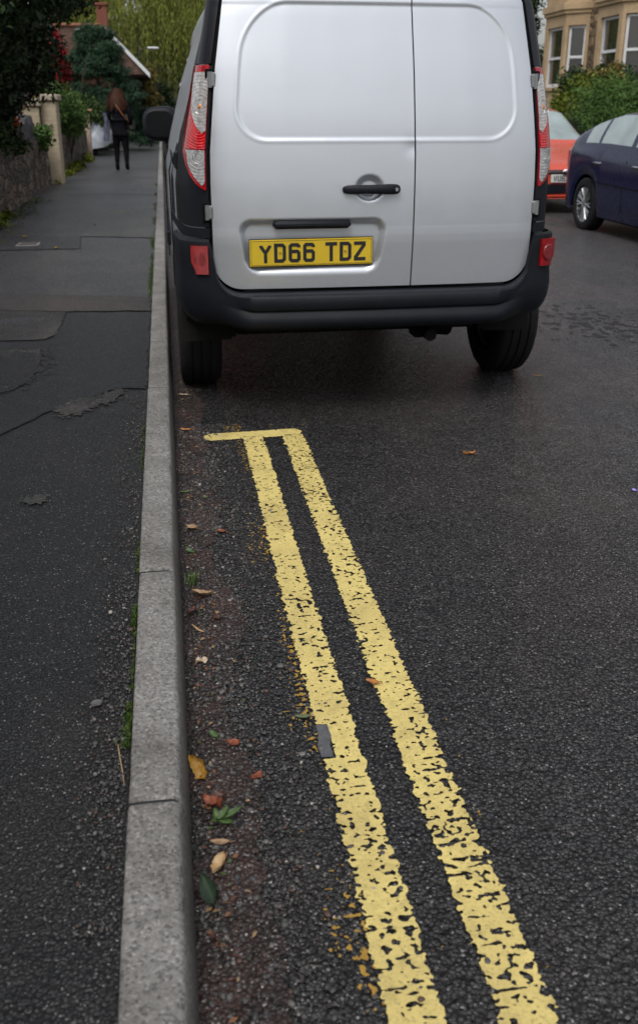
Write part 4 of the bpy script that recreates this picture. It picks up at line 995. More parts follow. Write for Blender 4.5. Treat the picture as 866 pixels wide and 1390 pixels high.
# ------------------------------------------------------------------ left side: walls, posts, hedges
def rubble(name, c, sc=6.5):
    t = NT(name); P = t.pos(); mp = t.n('ShaderNodeMapping'); t.L(P, mp.inputs[0]); mp.inputs['Scale'].default_value = (1, .8, 1.5)
    ws_ = t.noise(mp.outputs[0], 5, 3); vv = t.n('ShaderNodeVectorMath', operation='MULTIPLY_ADD'); t.L(ws_.outputs['Color'], vv.inputs[0]); vv.inputs[1].default_value = (.16, .16, .16); t.L(mp.outputs[0], vv.inputs[2])
    v = t.vor(vv.outputs[0], sc); ve = t.vor(vv.outputs[0], sc, 'DISTANCE_TO_EDGE'); s = t.n('ShaderNodeSeparateColor'); t.L(v.outputs['Color'], s.inputs[0]); n = t.noise(P, 22, 6, .7); n2 = t.noise(P, 2.2, 4)
    k = t.ramp(s.outputs[0], [(0, tuple(x * .45 for x in c)), (.4, c), (.75, (c[0] * 1.25, c[1] * 1.12, c[2] * 1.05)), (1, tuple(x * 1.8 for x in c))])
    k = t.mix(1.0, k, t.ramp(n.outputs[0], [(.25, .5), (.75, 1.35)]), 'MULTIPLY')
    k = t.mix(t.ramp(ve.outputs['Distance'], [(.0, 1.0), (.05, 0.0)]), k, (.05, .043, .038))
    k = t.mix(t.math('MULTIPLY', t.ramp(n2.outputs[0], [(.48, 0.0), (.68, 1.0)]), .6), k, (.03, .04, .018))
    h = t.math('ADD', t.ramp(ve.outputs['Distance'], [(0, 0.0), (.1, 1.0)]), t.math('MULTIPLY', n.outputs[0], .6))
    t.set(Base_Color=k, Roughness=.9, Normal=t.bump(h, 1, .035)); return t.m
M['rubble'] = rubble('rubble_stone', (.17, .135, .112))
M['rubble2'] = rubble('dark_rubble_stone', (.13, .11, .092))
def wallmesh(name, xf, xb, ya, yb, z0, zf, mat, label, cat='wall', rough=.03, parent=None, group=None):
    ny, nz = max(4, int((yb - ya) / .09)), 12; V = []
    sec = [(0, u / nz) for u in range(nz + 1)] + [(.33, 1.04), (.66, 1.04), (1, 1)] + [(1, 0)]
    for i in range(ny + 1):
        y = ya + (yb - ya) * i / ny; H_ = zf(y) + .03 * N(Vector((0, y * 3, 4)))
        for (sx, u) in sec:
            x = xf + (xb - xf) * sx; z = z0 + (H_ - z0) * u; d = rough * N(Vector((x * 3, y * 5, z * 6)))
            V.append((x + d, y, z + .4 * d * (u > .1)))
    m = len(sec); F = [q for q in grid_faces(ny + 1, m)]; F = [tuple(int(k) for k in q) for q in F] + [tuple(range(m - 1, -1, -1)), tuple(range(ny * m, ny * m + m))]
    o = mk(name, V, F, mat, parent, 60)
    if label: tag(o, label, cat, group)
    return o
wallmesh('stone_wall', -1.93, -2.28, -3, 17.3, -.05, lambda y: .86, M['rubble'], 'low rubble stone wall along the pavement in front of the cream gateposts')
wallmesh('stone_wall', -1.99, -2.3, 19.35, 27.1, -.05, lambda y: .80, M['rubble2'], 'rubble stone wall with a green shrub hanging over it, beyond the cream gatepost')
def cream(name, c, brick=(.30, .14, .08)):
    t = NT(name); P = t.pos(); mp = t.n('ShaderNodeMapping'); t.L(P, mp.inputs[0]); mp.inputs['Rotation'].default_value = (R(90), 0, 0)
    n = t.noise(P, 7, 5, .7); n2 = t.noise(P, 30, 4); sx = t.n('ShaderNodeSeparateXYZ'); t.L(P, sx.inputs[0])
    bands = t.math('FRACT', t.math('MULTIPLY', sx.outputs[2], 13.3)); j = t.ramp(bands, [(0, 1.0), (.08, 0.0)])
    j = t.math('MULTIPLY', j, t.ramp(n2.outputs[0], [(.4, 0.0), (.6, 1.0)]))
    k = t.ramp(n.outputs[0], [(.2, tuple(x * .7 for x in c)), (.6, c), (.9, tuple(min(1, x * 1.1) for x in c))])
    k = t.mix(t.ramp(n.outputs[0], [(.345, 1.0), (.375, 0.0)]), k, brick); k = t.mix(t.math('MULTIPLY', j, .75), k, (.10, .08, .06))
    t.set(Base_Color=k, Roughness=.85, Normal=t.bump(t.math('ADD', n2.outputs[0], t.math('MULTIPLY', j, -1)), .6, .01)); return t.m
M['cream'] = cream('cream_painted_brick', (.46, .385, .27)); M['cream2'] = cream('pinkish_render', (.42, .33, .25))
def post(name, x, y, w_, d_, z1, cap, mat, capmat, label, capw=.05, z0=0.0):
    t = empty(name, (x, y, z0), 0, label, 'gatepost')
    MB().box(-w_ / 2, w_ / 2, -d_ / 2, d_ / 2, 0, z1 - cap - z0, .012).build('shaft', mat, t)
    c = MB(); c.box(-w_ / 2 - capw, w_ / 2 + capw, -d_ / 2 - capw, d_ / 2 + capw, z1 - cap - z0 + .002, z1 - z0, .02); c.build('cap', capmat, t); return t
post('gatepost', -1.885, 17.75, .26, .5, 1.55, .11, M['cream'], simple('pale_stone_cap', (.36, .31, .24), .85, 0, .3, 9, .5, 30, world=True), 'taller cream painted brick gatepost with flaking paint and square cap')
post('gatepost', -2.17, 17.62, .28, .5, 1.47, .12, M['cream'], simple('pale_stone_cap_worn', (.33, .28, .21), .85, 0, .3, 9, .5, 30, world=True), 'lower cream gatepost on the left, half behind the dark hedge')
post('gatepost', -1.985, 27.4, .17, .25, 1.34, .07, M['cream2'], simple('terracotta_cap', (.34, .20, .11), .8, 0, .3, 12), 'slim pinkish rendered post with a terracotta cap beside the covered scooter', .07)
wallmesh('cream_wall', -2.32, -2.55, 14.6, 17.4, 0, lambda y: 1.33, M['cream'], 'cream painted garden wall running back from the lower gatepost', rough=.006)
t = wallmesh('stone_boulder', -1.96, -2.22, 14.9, 15.9, .75, lambda y: 1.22 - .5 * (y - 15.4) ** 2, simple('slate_grey_stone', (.09, .085, .09), .9, 0, .4, 6, .8, 25, world=True), 'dark grey upright stone set on top of the near stone wall', 'stone', .06)
t = empty('brick_pier', (-1.74, 34.2, .08), 0, 'low red brick pier at the far drive, beyond the covered scooter', 'pier')
brick = cream('red_brick', (.20, .065, .04), (.12, .05, .04)); MB().box(-.17, .17, -.17, .17, 0, .75, .01).build('shaft', brick, t); MB().box(-.20, .20, -.20, .20, .752, .82, .02).build('cap', simple('brick_coping', (.22, .12, .09), .8), t)
tag(MB().box(-1.75, -1.15, 33.2, 33.4, .10, .125, .005).build('white_kerb_edge', M['white_paint']), 'short white painted edging stone across the drive entrance', 'edging')
# scooter under a silver cover
v = []; nu, nv = 40, 26
for i in range(nv + 1):
    ph_ = i / nv
    for k in range(nu):
        a = 2 * math.pi * k / nu; s_ = math.cos(ph_ * math.pi / 2) ** .55 if ph_ < 1 else 0
        z = .38 + .66 * math.sin(ph_ * math.pi / 2) ** .9; fold = 1 + .07 * math.sin(a * 5 + 3 * ph_) * (1 - ph_) + .05 * N(Vector((math.cos(a) * 2, math.sin(a) * 2, ph_ * 4)))
        x = .52 * s_ * math.cos(a) * fold; y = 1.0 * s_ * math.sin(a) * fold; z += .10 * math.sin(a + .6) * s_
        v.append((-1.98 + x + .08 * ph_, 29.4 + y, z))
covm = simple('silver_grey_cover_fabric', (.36, .39, .43), .42, .1, .15, 4, .6, 14, .2)
t = empty('covered_scooter', (-1.98, 29.4, .1), 0, 'scooter under a crumpled silver grey cover beside the slim post', 'scooter')
o = mk('cover', [(x + 1.98, y - 29.4, z - .1) for x, y, z in v], grid_faces(nv + 1, nu, True), covm, t, 60)
for dy in (-.55, .55): MB().lathe([(.16, -.04), (.24, -.05), (.26, 0), (.24, .05), (.16, .04)], 'x', (0, dy, .255), 28).build('wheel', M['rubber'], t)
MB().box(-.12, .12, -.5, .5, .2, .45, .05).build('chassis', M['under'], t)

# dark evergreen leaning over the pavement
def shrub(name, label, cl, n, size, mat, group=None, tr=None, cat='shrub', **kw):
    a = np.array(cl); base = (float(a[:, 0].mean()), float(a[:, 1].mean()), .1 if tr is None else tr)
    t = empty(name, base, 0, label, cat, group); o = leaves('foliage', [(c[0] - base[0], c[1] - base[1], c[2] - base[2], *c[3:]) for c in cl], n, size, mat, t, **kw)
    top = max(c[2] for c in cl) - base[2]
    b = MB()
    for k in range(4): an = k * 1.6; b.tube([(.05 * math.cos(an), .05 * math.sin(an), 0), (.25 * top * math.cos(an), .25 * top * math.sin(an), top * .85)], [.03, .012], 6)
    b.build('stems', bark, t); return t
ev = empty('evergreen_tree', (-3.3, 12.2, .3), 0, 'large dark evergreen tree overhanging the near stone wall and pavement', 'tree')
cl = []
rr = random.Random(5)
for k in range(120):
    y = rr.uniform(9.4, 14.4); z = rr.uniform(1.0, 4.6); edge = np.interp(z, [.9, 1.2, 1.5, 1.9, 2.3, 2.8, 4.6], [-1.92, -1.80, -1.42, -1.12, -.70, -.62, -1.0])
    edge -= abs(y - 12) * .06; x = edge - abs(rr.gauss(0, .5)); s_ = rr.uniform(.22, .42); cl.append((x - s_ * .8 + 3.3, y - 12.2, z - .3, s_, s_, s_ * .85))
leaves('crown', cl, 70000, .085, F_dark, ev, shell=.45, up=.3, aspect=.42)
trunk((0, 0, -.2), (.2, 0, 3.4), .17, .06, [(.35, .9, -.8, .7), (.5, 1.2, .5, .6), (.6, -.8, .7, .9), (.7, .9, 1.2, .5)], bark, ev)
# hedge added out of frame beside the camera to shade the near pavement
hd = empty('added_shade_hedge', (-2.5, 2.5, .3), 0, 'dense dark hedge added out of frame to shade the near pavement', 'hedge')
cl = []
for k in range(90):
    y = rr.uniform(-3.4, 3.4); z = rr.uniform(.9, 3.6); x = np.interp(z, [.9, 1.6, 2.4, 3.6], [-1.9, -1.55, -1.3, -1.5]) - abs(rr.gauss(0, .45)); s_ = rr.uniform(.3, .5); cl.append((x - s_ * .8 + 2.5, y - 2.5, z - .3, s_, s_, s_))
leaves('foliage', cl, 30000, .11, F_dark, hd, shell=.4, up=.2, aspect=.5)
b = MB()
for k in range(6): b.tube([(-.2, -5 + k * 1.1, -.2), (-.1, -5 + k * 1.1 + .2, 2.2)], [.06, .02], 6)
b.build('stems', bark, hd)
# foliage at foot/top of walls
shrub('wall_plant', 'bright green leafy plant growing out of the wall top before the cream gatepost', lumps(-1.93, 16.2, .92, .08, .35, .14, 9, .13, 3), 1500, .075, F_green, cat='plant', tr=.7)
shrub('wall_plant', 'dusty green trailing plant on the near wall below the dark evergreen', lumps(-1.98, 13.4, .92, .12, 1.1, .12, 16, .14, 4), 2600, .06, F_mid, cat='plant', tr=.7)
shrub('flowering_plant', 'small orange flowered plant on the wall top beside the dark grey stone', [(-2.02, 14.3, 1.14, .07, .12, .06)], 260, .045, foliage('orange_petals', (.42, .08, .02), (.5, .11, .03), (.55, .16, .05)), cat='plant', tr=.8)
shrub('green_shrub', 'fresh green feathery shrub spilling over the second stone wall', lumps(-2.15, 22.2, 1.28, .34, 1.9, .40, 46, .28, 6) + [(-1.8, 21.6, .95, .2, .5, .25), (-1.75, 22.6, 1.15, .22, .5, .3), (-2.2, 21.4, 1.72, .3, .7, .18)], 20000, .085, F_green, aspect=.28, up=.5)
shrub('green_shrub', 'darker green bush behind the slim post and covered scooter', lumps(-2.1, 29.6, 1.15, .45, 1.4, .45, 20, .32, 8), 8000, .10, F_mid)
tag(leaves('ground_weeds', lumps(-1.93, 21.5, .12, .07, 2.6, .02, 34, .12, 11) + [(-1.88, 25.3, .18, .16, .7, .13), (-1.88, 17.9, .12, .12, .5, .1)], 5200, .07, F_yellow), kind='stuff')
tag(leaves('ground_weeds', lumps(-1.88, 11.2, .11, .08, 1.2, .02, 16, .10, 12), 1500, .05, F_yellow), kind='stuff')
t = conif = empty('conifer_tree', (-1.9, 33.0, .2), 0, 'broad blue green conifer in the garden behind the walking person', 'tree')
cl = []
for k in range(230):
    z = rr.uniform(.3, 3.75) ; u = (z - .2) / 3.6; rad = 1.42 * (1 - u ** 1.8) + .22; a = rr.uniform(0, 6.28); d = rad * rr.uniform(.35, 1) ** .5; s_ = rr.uniform(.16, .30); cl.append((d * math.cos(a), d * math.sin(a), z - .2, s_ * 1.5, s_ * 1.5, s_ * .55))
leaves('crown', cl, 90000, .10, F_conif, t, shell=.5, up=.6, aspect=.22)
trunk((0, 0, -.1), (0, 0, 3.2), .12, .03, [(.3, .5, .3, .2), (.5, -.5, .3, .2), (.6, .3, -.4, .2)], bark, t)
shrub('red_creeper', 'crimson creeper hanging on the house end above the green shrub', lumps(-2.78, 30.0, 2.6, .22, .5, .75, 34, .15, 14), 6500, .09, F_red, cat='creeper')
shrub('autumn_shrub', 'olive brown autumn shrub at the far end of the pavement', lumps(-.75, 46, 2.2, .75, .8, .95, 30, .34, 15), 12000, .12, F_brown)
shrub('dark_bush', 'low dark green bush on the left behind the walking person', lumps(-1.9, 38, .95, .4, .9, .5, 16, .32, 16), 6000, .11, F_mid)
shrub('dark_bush', 'small green bush at the pavement edge to the right of the walking person', lumps(-.72, 42, .72, .30, .5, .3, 10, .26, 17), 3500, .09, F_green)
shrub('dark_bush', 'dark bush closing the view beneath the autumn shrub', lumps(-.4, 51, 1.4, 1.4, .8, 1.0, 30, .5, 18), 12000, .15, F_dark)
# bungalow with chimney and white bargeboard
hz = empty('house', (-4.8, 41, .1), 0, 'low red tiled house with a brick chimney and white sloping bargeboard', 'house')
tile = simple('red_brown_roof_tiles', (.11, .062, .046), .85, 0, .4, 5, .6, 26, world=True)
hw = cream('warm_brick_house_wall', (.19, .085, .055)); 
MB().box(-4.0, 3.0, 0, 6, -.2, 2.6).build('wall', hw, hz)
b = MB(); b.add([(-5, -.4, 4.25), (2.7, -.4, 4.25), (4.4, -.4, 2.55), (-5, -.4, 2.55), (-5, 6.5, 4.25), (2.7, 6.5, 4.25), (4.4, 6.5, 2.55), (-5, 6.5, 2.55)], [(0, 3, 2, 1), (4, 5, 6, 7), (0, 1, 5, 4), (1, 2, 6, 5), (2, 3, 7, 6), (3, 0, 4, 7)])
rf = b.build('roof', tile, hz, None)
b = MB(); b.tube([(-5, -.42, 4.28), (2.7, -.42, 4.28)], .06, 8); b.build('ridge_tiles', simple('terracotta_ridge', (.26, .11, .06), .8), rf)
b = MB(); b.add([(2.86, -.50, 4.05), (4.45, -.50, 2.42), (4.45, -.50, 2.60), (2.86, -.50, 4.22), (2.86, -.42, 4.05), (4.45, -.42, 2.42), (4.45, -.42, 2.60), (2.86, -.42, 4.22)], [(0, 1, 2, 3), (7, 6, 5, 4), (0, 4, 5, 1), (3, 2, 6, 7), (1, 5, 6, 2), (0, 3, 7, 4)]); b.build('bargeboard', M['white_paint'], hz, None)
MB().box(2.55, 2.95, -.1, .5, 4.0, 5.1, .01).build('chimney', brick, rf); MB().box(2.50, 3.0, -.15, .55, 5.0, 5.09, .01).build('chimney_cap', brick, rf)
MB().box(2.45, 3.15, -.2, .6, 3.98, 4.12, .02).build('chimney_flashing', simple('grey_lead_flashing', (.3, .3, .31), .6), rf)
MB().box(1.75, 2.05, -.48, -.40, 4.02, 4.16, .01).build('roof_vent', M['white_paint'], rf)
# willow
wl = empty('willow_tree', (-.8, 55, 0), 0, 'tall weeping willow with yellow green hanging branches behind the house', 'tree')
cl = []
def strands(n, size):
    V = []; rr = random.Random(77); C = []
    for k in range(n):
        a = rr.uniform(0, 6.28); rad = 5.3 * rr.uniform(.05, 1) ** .5; x = rad * math.cos(a); y = rad * math.sin(a) * .7
        z1 = 9.8 - .13 * rad * rad + rr.uniform(-1.6, .3); L = rr.uniform(1.5, 5.6); cl_ = N(Vector((x * .9, y * .9, 3))); L *= (.85 + .6 * cl_)
        m = int(L / .085)
        sway = rr.uniform(-.15, .15)
        for i in range(m): u = i / m; C.append((x + sway * u + rr.gauss(0, .05), y + rr.gauss(0, .05), z1 - L * u))
    return np.array(C)
C = strands(1500, .1); n = len(C); a = rng.uniform(0, 6.28, n); hor = np.stack([np.cos(a), np.sin(a), 0 * a], -1); L_ = rng.uniform(.13, .26, n)[:, None]; tdir = hor * .3 + np.array([0, 0, -1]); wv_ = np.stack([-np.sin(a), np.cos(a), 0 * a], -1) * .022
v = np.stack([C, C + tdir * L_ * .5 + wv_, C + tdir * L_, C + tdir * L_ * .5 - wv_], 1).reshape(-1, 3); mk('crown', v, np.arange(n)[:, None] * 4 + np.array([0, 1, 2, 3]), F_willow, wl)
trunk((0, .5, 0), (.3, .5, 7.5), .5, .2, [(.3, -2.5, 0, 3.2), (.35, 2.6, .5, 3.2), (.5, -1.5, 1.5, 3.5), (.5, 1.2, -1.2, 3.6), (.6, 3.2, 0, 1.5), (.55, -3.2, 0, 1.6)], bark, wl)
# street lamp
sl = empty('street_lamp', (-.9, 49.5, 0), 0, 'street lamp with a pale flat head in front of the willow', 'lamp')
b = MB(); b.tube([(0, 0, 0), (0, 0, 3.6), (.08, 0, 4.0), (.35, 0, 4.1)], [.06, .04, .03, .025], 10); b.build('pole', simple('dark_green_lamp_post', (.02, .03, .022), .6), sl)
MB().box(.42, .98, -.12, .12, 4.04, 4.16, .05).build('lamp_head', simple('pale_grey_lamp_head', (.55, .57, .58), .4), sl)
# far trees and hill
def tree(name, label, x, y, z0, h, r, n, size, mat, seed, group=None, cone=False):
    t = empty(name, (x, y, z0), 0, label, 'tree', group); rr = random.Random(seed); cl = []
    for k in range(46):
        a = rr.uniform(0, 6.28); u = rr.uniform(.22, 1); rad = r * (1.15 * (1 - u) if cone else math.sin(min(1, u * 1.05) * math.pi) ** .5 * .85 + .1) * rr.uniform(.3, 1); s_ = r * rr.uniform(.22, .4); cl.append((rad * math.cos(a), rad * math.sin(a), u * h, s_, s_, s_ * .8))
    leaves('crown', cl, n, size, mat, t, shell=.5); trunk((0, 0, 0), (0, 0, h * .8), r * .08, r * .03, [(.4, r * .5, 0, h * .15), (.5, -r * .5, 0, h * .15), (.55, 0, r * .4, h * .15)], bark, t, seed); return t
for i, (x, y, h, r_) in enumerate([(-14, 86, 11, 6), (-7, 92, 12.5, 6), (0, 84, 11, 5.5), (6, 96, 14, 6.5), (14, 88, 12, 6), (-22, 92, 13, 7)]):
    tree('distant_tree', 'pale grey green trees in the far distance beyond the willow', x, y, 0, h, r_, 9000, .42, F_far, 40 + i, 'distant trees')
# ------------------------------------------------------------------ right side: stone houses, gardens
stone = NT('bath_stone'); P = stone.pos(); n = stone.noise(P, 1.1, 5, .65); n2 = stone.noise(P, 18, 4, .6)
sx = stone.n('ShaderNodeSeparateXYZ'); stone.L(P, sx.inputs[0]); crs = stone.math('FRACT', stone.math('MULTIPLY', sx.outputs[2], 3.1))
k = stone.ramp(n.outputs[0], [(.25, (.34, .24, .14)), (.55, (.47, .34, .20)), (.8, (.56, .42, .26))])
k = stone.mix(1.0, k, stone.ramp(n2.outputs[0], [(.3, .85), (.7, 1.1)]), 'MULTIPLY'); k = stone.mix(stone.math('MULTIPLY', stone.ramp(crs, [(0, 1.0), (.03, 0.0)]), .35), k, (.13, .09, .05))
stone.set(Base_Color=k, Roughness=.85, Normal=stone.bump(n2.outputs[0], .3, .01)); M['stone'] = stone.m
M['rockface'] = rubble('rock_faced_house_stone', (.26, .18, .105), 3.8)
roofslate = simple('grey_slate', (.07, .07, .08), .7, 0, .3, 4, .4, 20, world=True)
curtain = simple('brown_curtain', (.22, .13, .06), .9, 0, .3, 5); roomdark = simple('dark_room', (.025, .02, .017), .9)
def facet(b_wall, root, A, B, z0, z1, win, thick=.24, curt=True, big=False):
    """one wall facet from A to B (plan), with a sash window opening win=(u0,u1,w0,w1) in metres along the facet"""
    A, B = Vector(A), Vector(B); d = (B - A); L = d.length; d /= L; nrm = Vector((d.y, -d.x))     # outward
    def P3(u, o, z): q = A + d * u + nrm * o; return (q.x, q.y, z)
    def blk(b, u0, u1, o0, o1, za, zb):
        v = [P3(u0, o0, za), P3(u1, o0, za), P3(u1, o1, za), P3(u0, o1, za), P3(u0, o0, zb), P3(u1, o0, zb), P3(u1, o1, zb), P3(u0, o1, zb)]
        b.add(v, [(3, 2, 1, 0), (4, 5, 6, 7), (0, 1, 5, 4), (1, 2, 6, 5), (2, 3, 7, 6), (3, 0, 4, 7)])
    if win:
        ws_list = win if isinstance(win, list) else [win]
        u_prev = 0
        for (u0, u1, w0, w1) in ws_list:
            blk(b_wall, u_prev, u0, -thick, 0, z0, z1); blk(b_wall, u0, u1, -thick, 0, z0, w0); blk(b_wall, u0, u1, -thick, 0, w1, z1); u_prev = u1
            fb = MB(); fw = .075; o0, o1 = -.16, -.09; mid_ = (w0 + w1) / 2 - .02
            blk(fb, u0, u0 + fw, o0, o1, w0, w1); blk(fb, u1 - fw, u1, o0, o1, w0, w1); blk(fb, u0 + fw, u1 - fw, o0, o1, w1 - fw, w1); blk(fb, u0 + fw, u1 - fw, o0, o1, w0, w0 + fw * 1.3); blk(fb, u0 + fw, u1 - fw, o0 + .01, o1 + .012, mid_ - .035, mid_ + .035)
            wf = fb.build('window', M['white_paint'], root, None)
            g_ = MB(); blk(g_, u0 + fw, u1 - fw, o0 + .015, o0 + .025, w0 + fw * 1.3, w1 - fw); g_.build('pane', M['houseglass'], wf, None)
            s_ = MB(); blk(s_, u0 - .06, u1 + .06, -.1, .07, w0 - .10, w0 - .003); s_.build('sill', M['stone'], wf, None)
        blk(b_wall, u_prev, L, -thick, 0, z0, z1)
    else: blk(b_wall, 0, L, -thick, 0, z0, z1)
    return nrm
def house(name, label, Xw, y_far, y_near, bay_y, zt, cor_z):
    root = empty(name, (Xw, (y_far + y_near) / 2, .6), 0, label, 'house', 'stone houses across the street'); ox, oy = Xw, (y_far + y_near) / 2
    def loc(p): return (p[0] - ox, p[1] - oy)
    Wb = MB(); Z0 = -.3; ZT = zt - .6; off = .6
    # main wall left and right of the bay
    yb1, yb0 = bay_y; a = .52; Xb = Xw - a
    rb = MB()
    for (q0, q1, win) in (((Xw, y_far), (Xw, yb1 + a), None), ((Xw, yb0 - a), (Xw, y_near), [(1.0, 1.9, 1.4, 3.0)] if yb0 - a - y_near > 2.5 else None)): facet(rb, root, loc(q0), loc(q1), Z0, ZT, win)
    rb.build('wall', M['rockface'], root, None)
    for s_, (za, zb, w0, w1) in enumerate(((Z0, cor_z - off - .06, 1.38, 3.06), (cor_z - off + .12, ZT - .5, cor_z - off + .75, cor_z - off + 2.2))):
        b = MB(); Lf = yb1 - yb0; fl = math.hypot(a, a)
        facet(b, root, loc((Xw, yb1 + a)), loc((Xb, yb1)), za, zb, None)
        facet(b, root, loc((Xb, yb1)), loc((Xb, yb0)), za, zb, (.20, Lf - .20, w0, w1))
        facet(b, root, loc((Xb, yb0)), loc((Xw, yb0 - a)), za, zb, (.09, fl - .10, w0, w1), thick=.2)
        b.build('bay_wall', M['stone'], root, None)
    # cornice wraps the bay
    for (zc, hh, pr_) in ((cor_z - off - .06, .18, .12), (ZT - .5, .22, .16)):
        b = MB(); o = [(Xw, yb1 + a + pr_), (Xb - pr_, yb1 + pr_ * .4), (Xb - pr_, yb0 - pr_ * .4), (Xw, yb0 - a - pr_)]
        o = [loc(p) for p in o] + [(Xw + .3 - ox, yb0 - a - oy), (Xw + .3 - ox, yb1 + a - oy)]
        b.prism(o, lambda u, v_, d_: (u, v_, zc + d_ + .003), hh - .006); b.build('cornice', M['stone'], root, None)
        b = MB(); o2 = [loc(p) for p in ((Xw, yb1 + a + pr_ * .5), (Xb - pr_ * .55, yb1 + pr_ * .2), (Xb - pr_ * .55, yb0 - pr_ * .2), (Xw, yb0 - a - pr_ * .5))] + [(Xw + .2 - ox, yb0 - a - oy), (Xw + .2 - ox, yb1 + a - oy)]
        b.prism(o2, lambda u, v_, d_: (u, v_, zc - .10 + d_), .10); b.build('cornice_moulding', M['stone'], root, None)
    b = MB(); b.box(-.05 + 8, .0 + 8, y_near - oy, y_far - oy, Z0, ZT); b.box(.3, 8, y_near - oy, y_near - oy + .2, Z0, ZT); b.box(.3, 8, y_far - oy - .2, y_far - oy, Z0, ZT); b.build('wall', M['rockface'], root, None)
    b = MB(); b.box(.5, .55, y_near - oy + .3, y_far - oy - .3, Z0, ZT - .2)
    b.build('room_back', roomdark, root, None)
    b = MB()
    for yy in (yb0 + .35, yb1 - .35, yb0 - .2): b.tube([(-a + .62, yy - oy, .9), (-a + .62, yy - oy, 3.1)], .10, 8)
    b.build('curtain', curtain, root)
    b = MB(); yn, yf_ = y_near - oy - .1, y_far - oy + .1; b.add([(-.5, yn, ZT), (4, yn, ZT + 3.0), (8.5, yn, ZT), (-.5, yf_, ZT), (4, yf_, ZT + 3.0), (8.5, yf_, ZT)], [(0, 1, 4, 3), (1, 2, 5, 4), (0, 2, 1), (3, 4, 5), (0, 3, 5, 2)])
    rf = b.build('roof', roofslate, root, None); MB().box(3.6, 4.4, yn + .1, yn + 1.3, ZT + 2.2, ZT + 4.2, .02).build('chimney', M['stone'], rf)
    return root
house('stone_house', 'farther honey stone house with a canted bay window, just right of the van', 12.52, 31.6, 27.92, (30.75, 29.15), 9.0, 4.14)
house('stone_house', 'nearer honey stone house with a canted bay, at the right edge', 12.52, 27.90, 18.0, (26.95, 25.42), 9.0, 4.10)
wallmesh('garden_wall', 8.15, 8.5, 5, 32, -.3, lambda y: .55, M['rubble2'], 'low stone garden wall under the hedges across the road')
def bush(label, cl, n, size, mat, **kw): return shrub('garden_bush', label, cl, n, size, mat, tr=.05, group='bushes across the road', **kw)
bush('tall needle leaved green bush above the dark blue car, at the right edge', lumps(9.0, 17.7, 1.05, .65, 3.1, .65, 120, .40, 21) + [(8.9, 19.0, 1.75, .5, .6, .28), (8.9, 20.0, 1.65, .5, .5, .28)] + [(8.8, 17.8, 1.60, .5, .5, .3), (8.9, 16.4, 1.80, .6, .7, .28), (8.9, 15.4, 1.85, .6, .7, .28)], 70000, .13, F_rose, aspect=.13, up=.9, shell=.4)
bush('yellow green leafy hedge below the farther bay window, beside the van lamp', lumps(10.2, 23.4, 1.25, .55, 1.8, .70, 34, .36, 22), 13000, .11, F_yellow)
bush('greyish bush behind the roof of the orange red car', lumps(8.45, 19.0, .72, .3, 1.5, .4, 24, .30, 23), 8000, .07, foliage('grey_green_leaves', (.03, .035, .022), (.055, .065, .04), (.09, .10, .07)))
bush('small bright yellow green tuft on the hedge near the dark blue car roof', [(8.35, 16.0, 1.02, .14, .25, .12), (8.4, 16.5, .9, .16, .3, .12)], 1400, .06, F_yellow)
bush('dark bush in front of the nearer bay windows', lumps(10.9, 24.6, 1.75, .5, 2.2, .5, 26, .36, 24), 9000, .10, F_mid)
bush('brown leaved shrub under the nearer bay window', lumps(10.6, 23.0, 2.05, .3, .45, .3, 8, .2, 25), 2200, .08, F_brown)
t = tree('dark_tree', 'narrow dark green tree between the van roof and the stone houses', 12.6, 36.0, .3, 8.0, 1.6, 16000, .14, F_mid, 61)

# ------------------------------------------------------------------ person walking away
def skin(name, joints, edges, mat, parent, sub=2, root=0, smooth=True):
    me = bpy.data.meshes.new(name + '_cage'); me.from_pydata([j[:3] for j in joints], edges, []); o = bpy.data.objects.new(name, me); col.objects.link(o)
    m = o.modifiers.new('s', 'SKIN'); m.use_smooth_shade = True; m.branch_smoothing = .6
    for i, j in enumerate(joints):
        me.skin_vertices[0].data[i].radius = (j[3], j[4] if len(j) > 4 else j[3]); me.skin_vertices[0].data[i].use_root = (i == root)
    s = o.modifiers.new('u', 'SUBSURF'); s.levels = sub; s.render_levels = sub
    dg = bpy.context.evaluated_depsgraph_get(); dg.update(); me2 = bpy.data.meshes.new_from_object(o.evaluated_get(dg)); bpy.data.objects.remove(o)
    me2.materials.clear(); me2.materials.append(mat); me2.polygons.foreach_set('use_smooth', np.ones(len(me2.polygons), dtype=bool))
    ob = bpy.data.objects.new(name, me2); col.objects.link(ob); ob.parent = parent; return ob
pr = empty('person', (-.87, 21.15, .106), R(-3), 'person with long reddish brown hair in black clothes walking away along the pavement', 'person')
skin_m = simple('skin', (.42, .25, .18), .55, 0, .1, 8)
J = [(0, 0, .86, .115, .095), (0, .01, 1.0, .10, .08), (0, .0, 1.16, .125, .095), (0, -.01, 1.29, .12, .085), (0, 0, 1.37, .048), (0, .012, 1.44, .052), (0, .02, 1.52, .078, .092), (0, .02, 1.58, .072, .085), (0, .115, 1.515, .012),
     (-.155, -.01, 1.30, .045), (-.20, -.03, 1.09, .038), (-.17, .10, .93, .026), (-.165, .16, .90, .022, .03),
     (.155, -.01, 1.30, .045), (.205, -.04, 1.08, .038), (.20, .05, .89, .026), (.20, .09, .82, .022, .03),
     (-.085, 0, .80, .082), (-.095, .05, .45, .05), (-.10, -.02, .09, .034), (-.105, .06, .035, .034, .028),
     (.085, 0, .80, .082), (.10, .0, .45, .05), (.11, -.14, .11, .034), (.115, -.06, .06, .034, .028)]
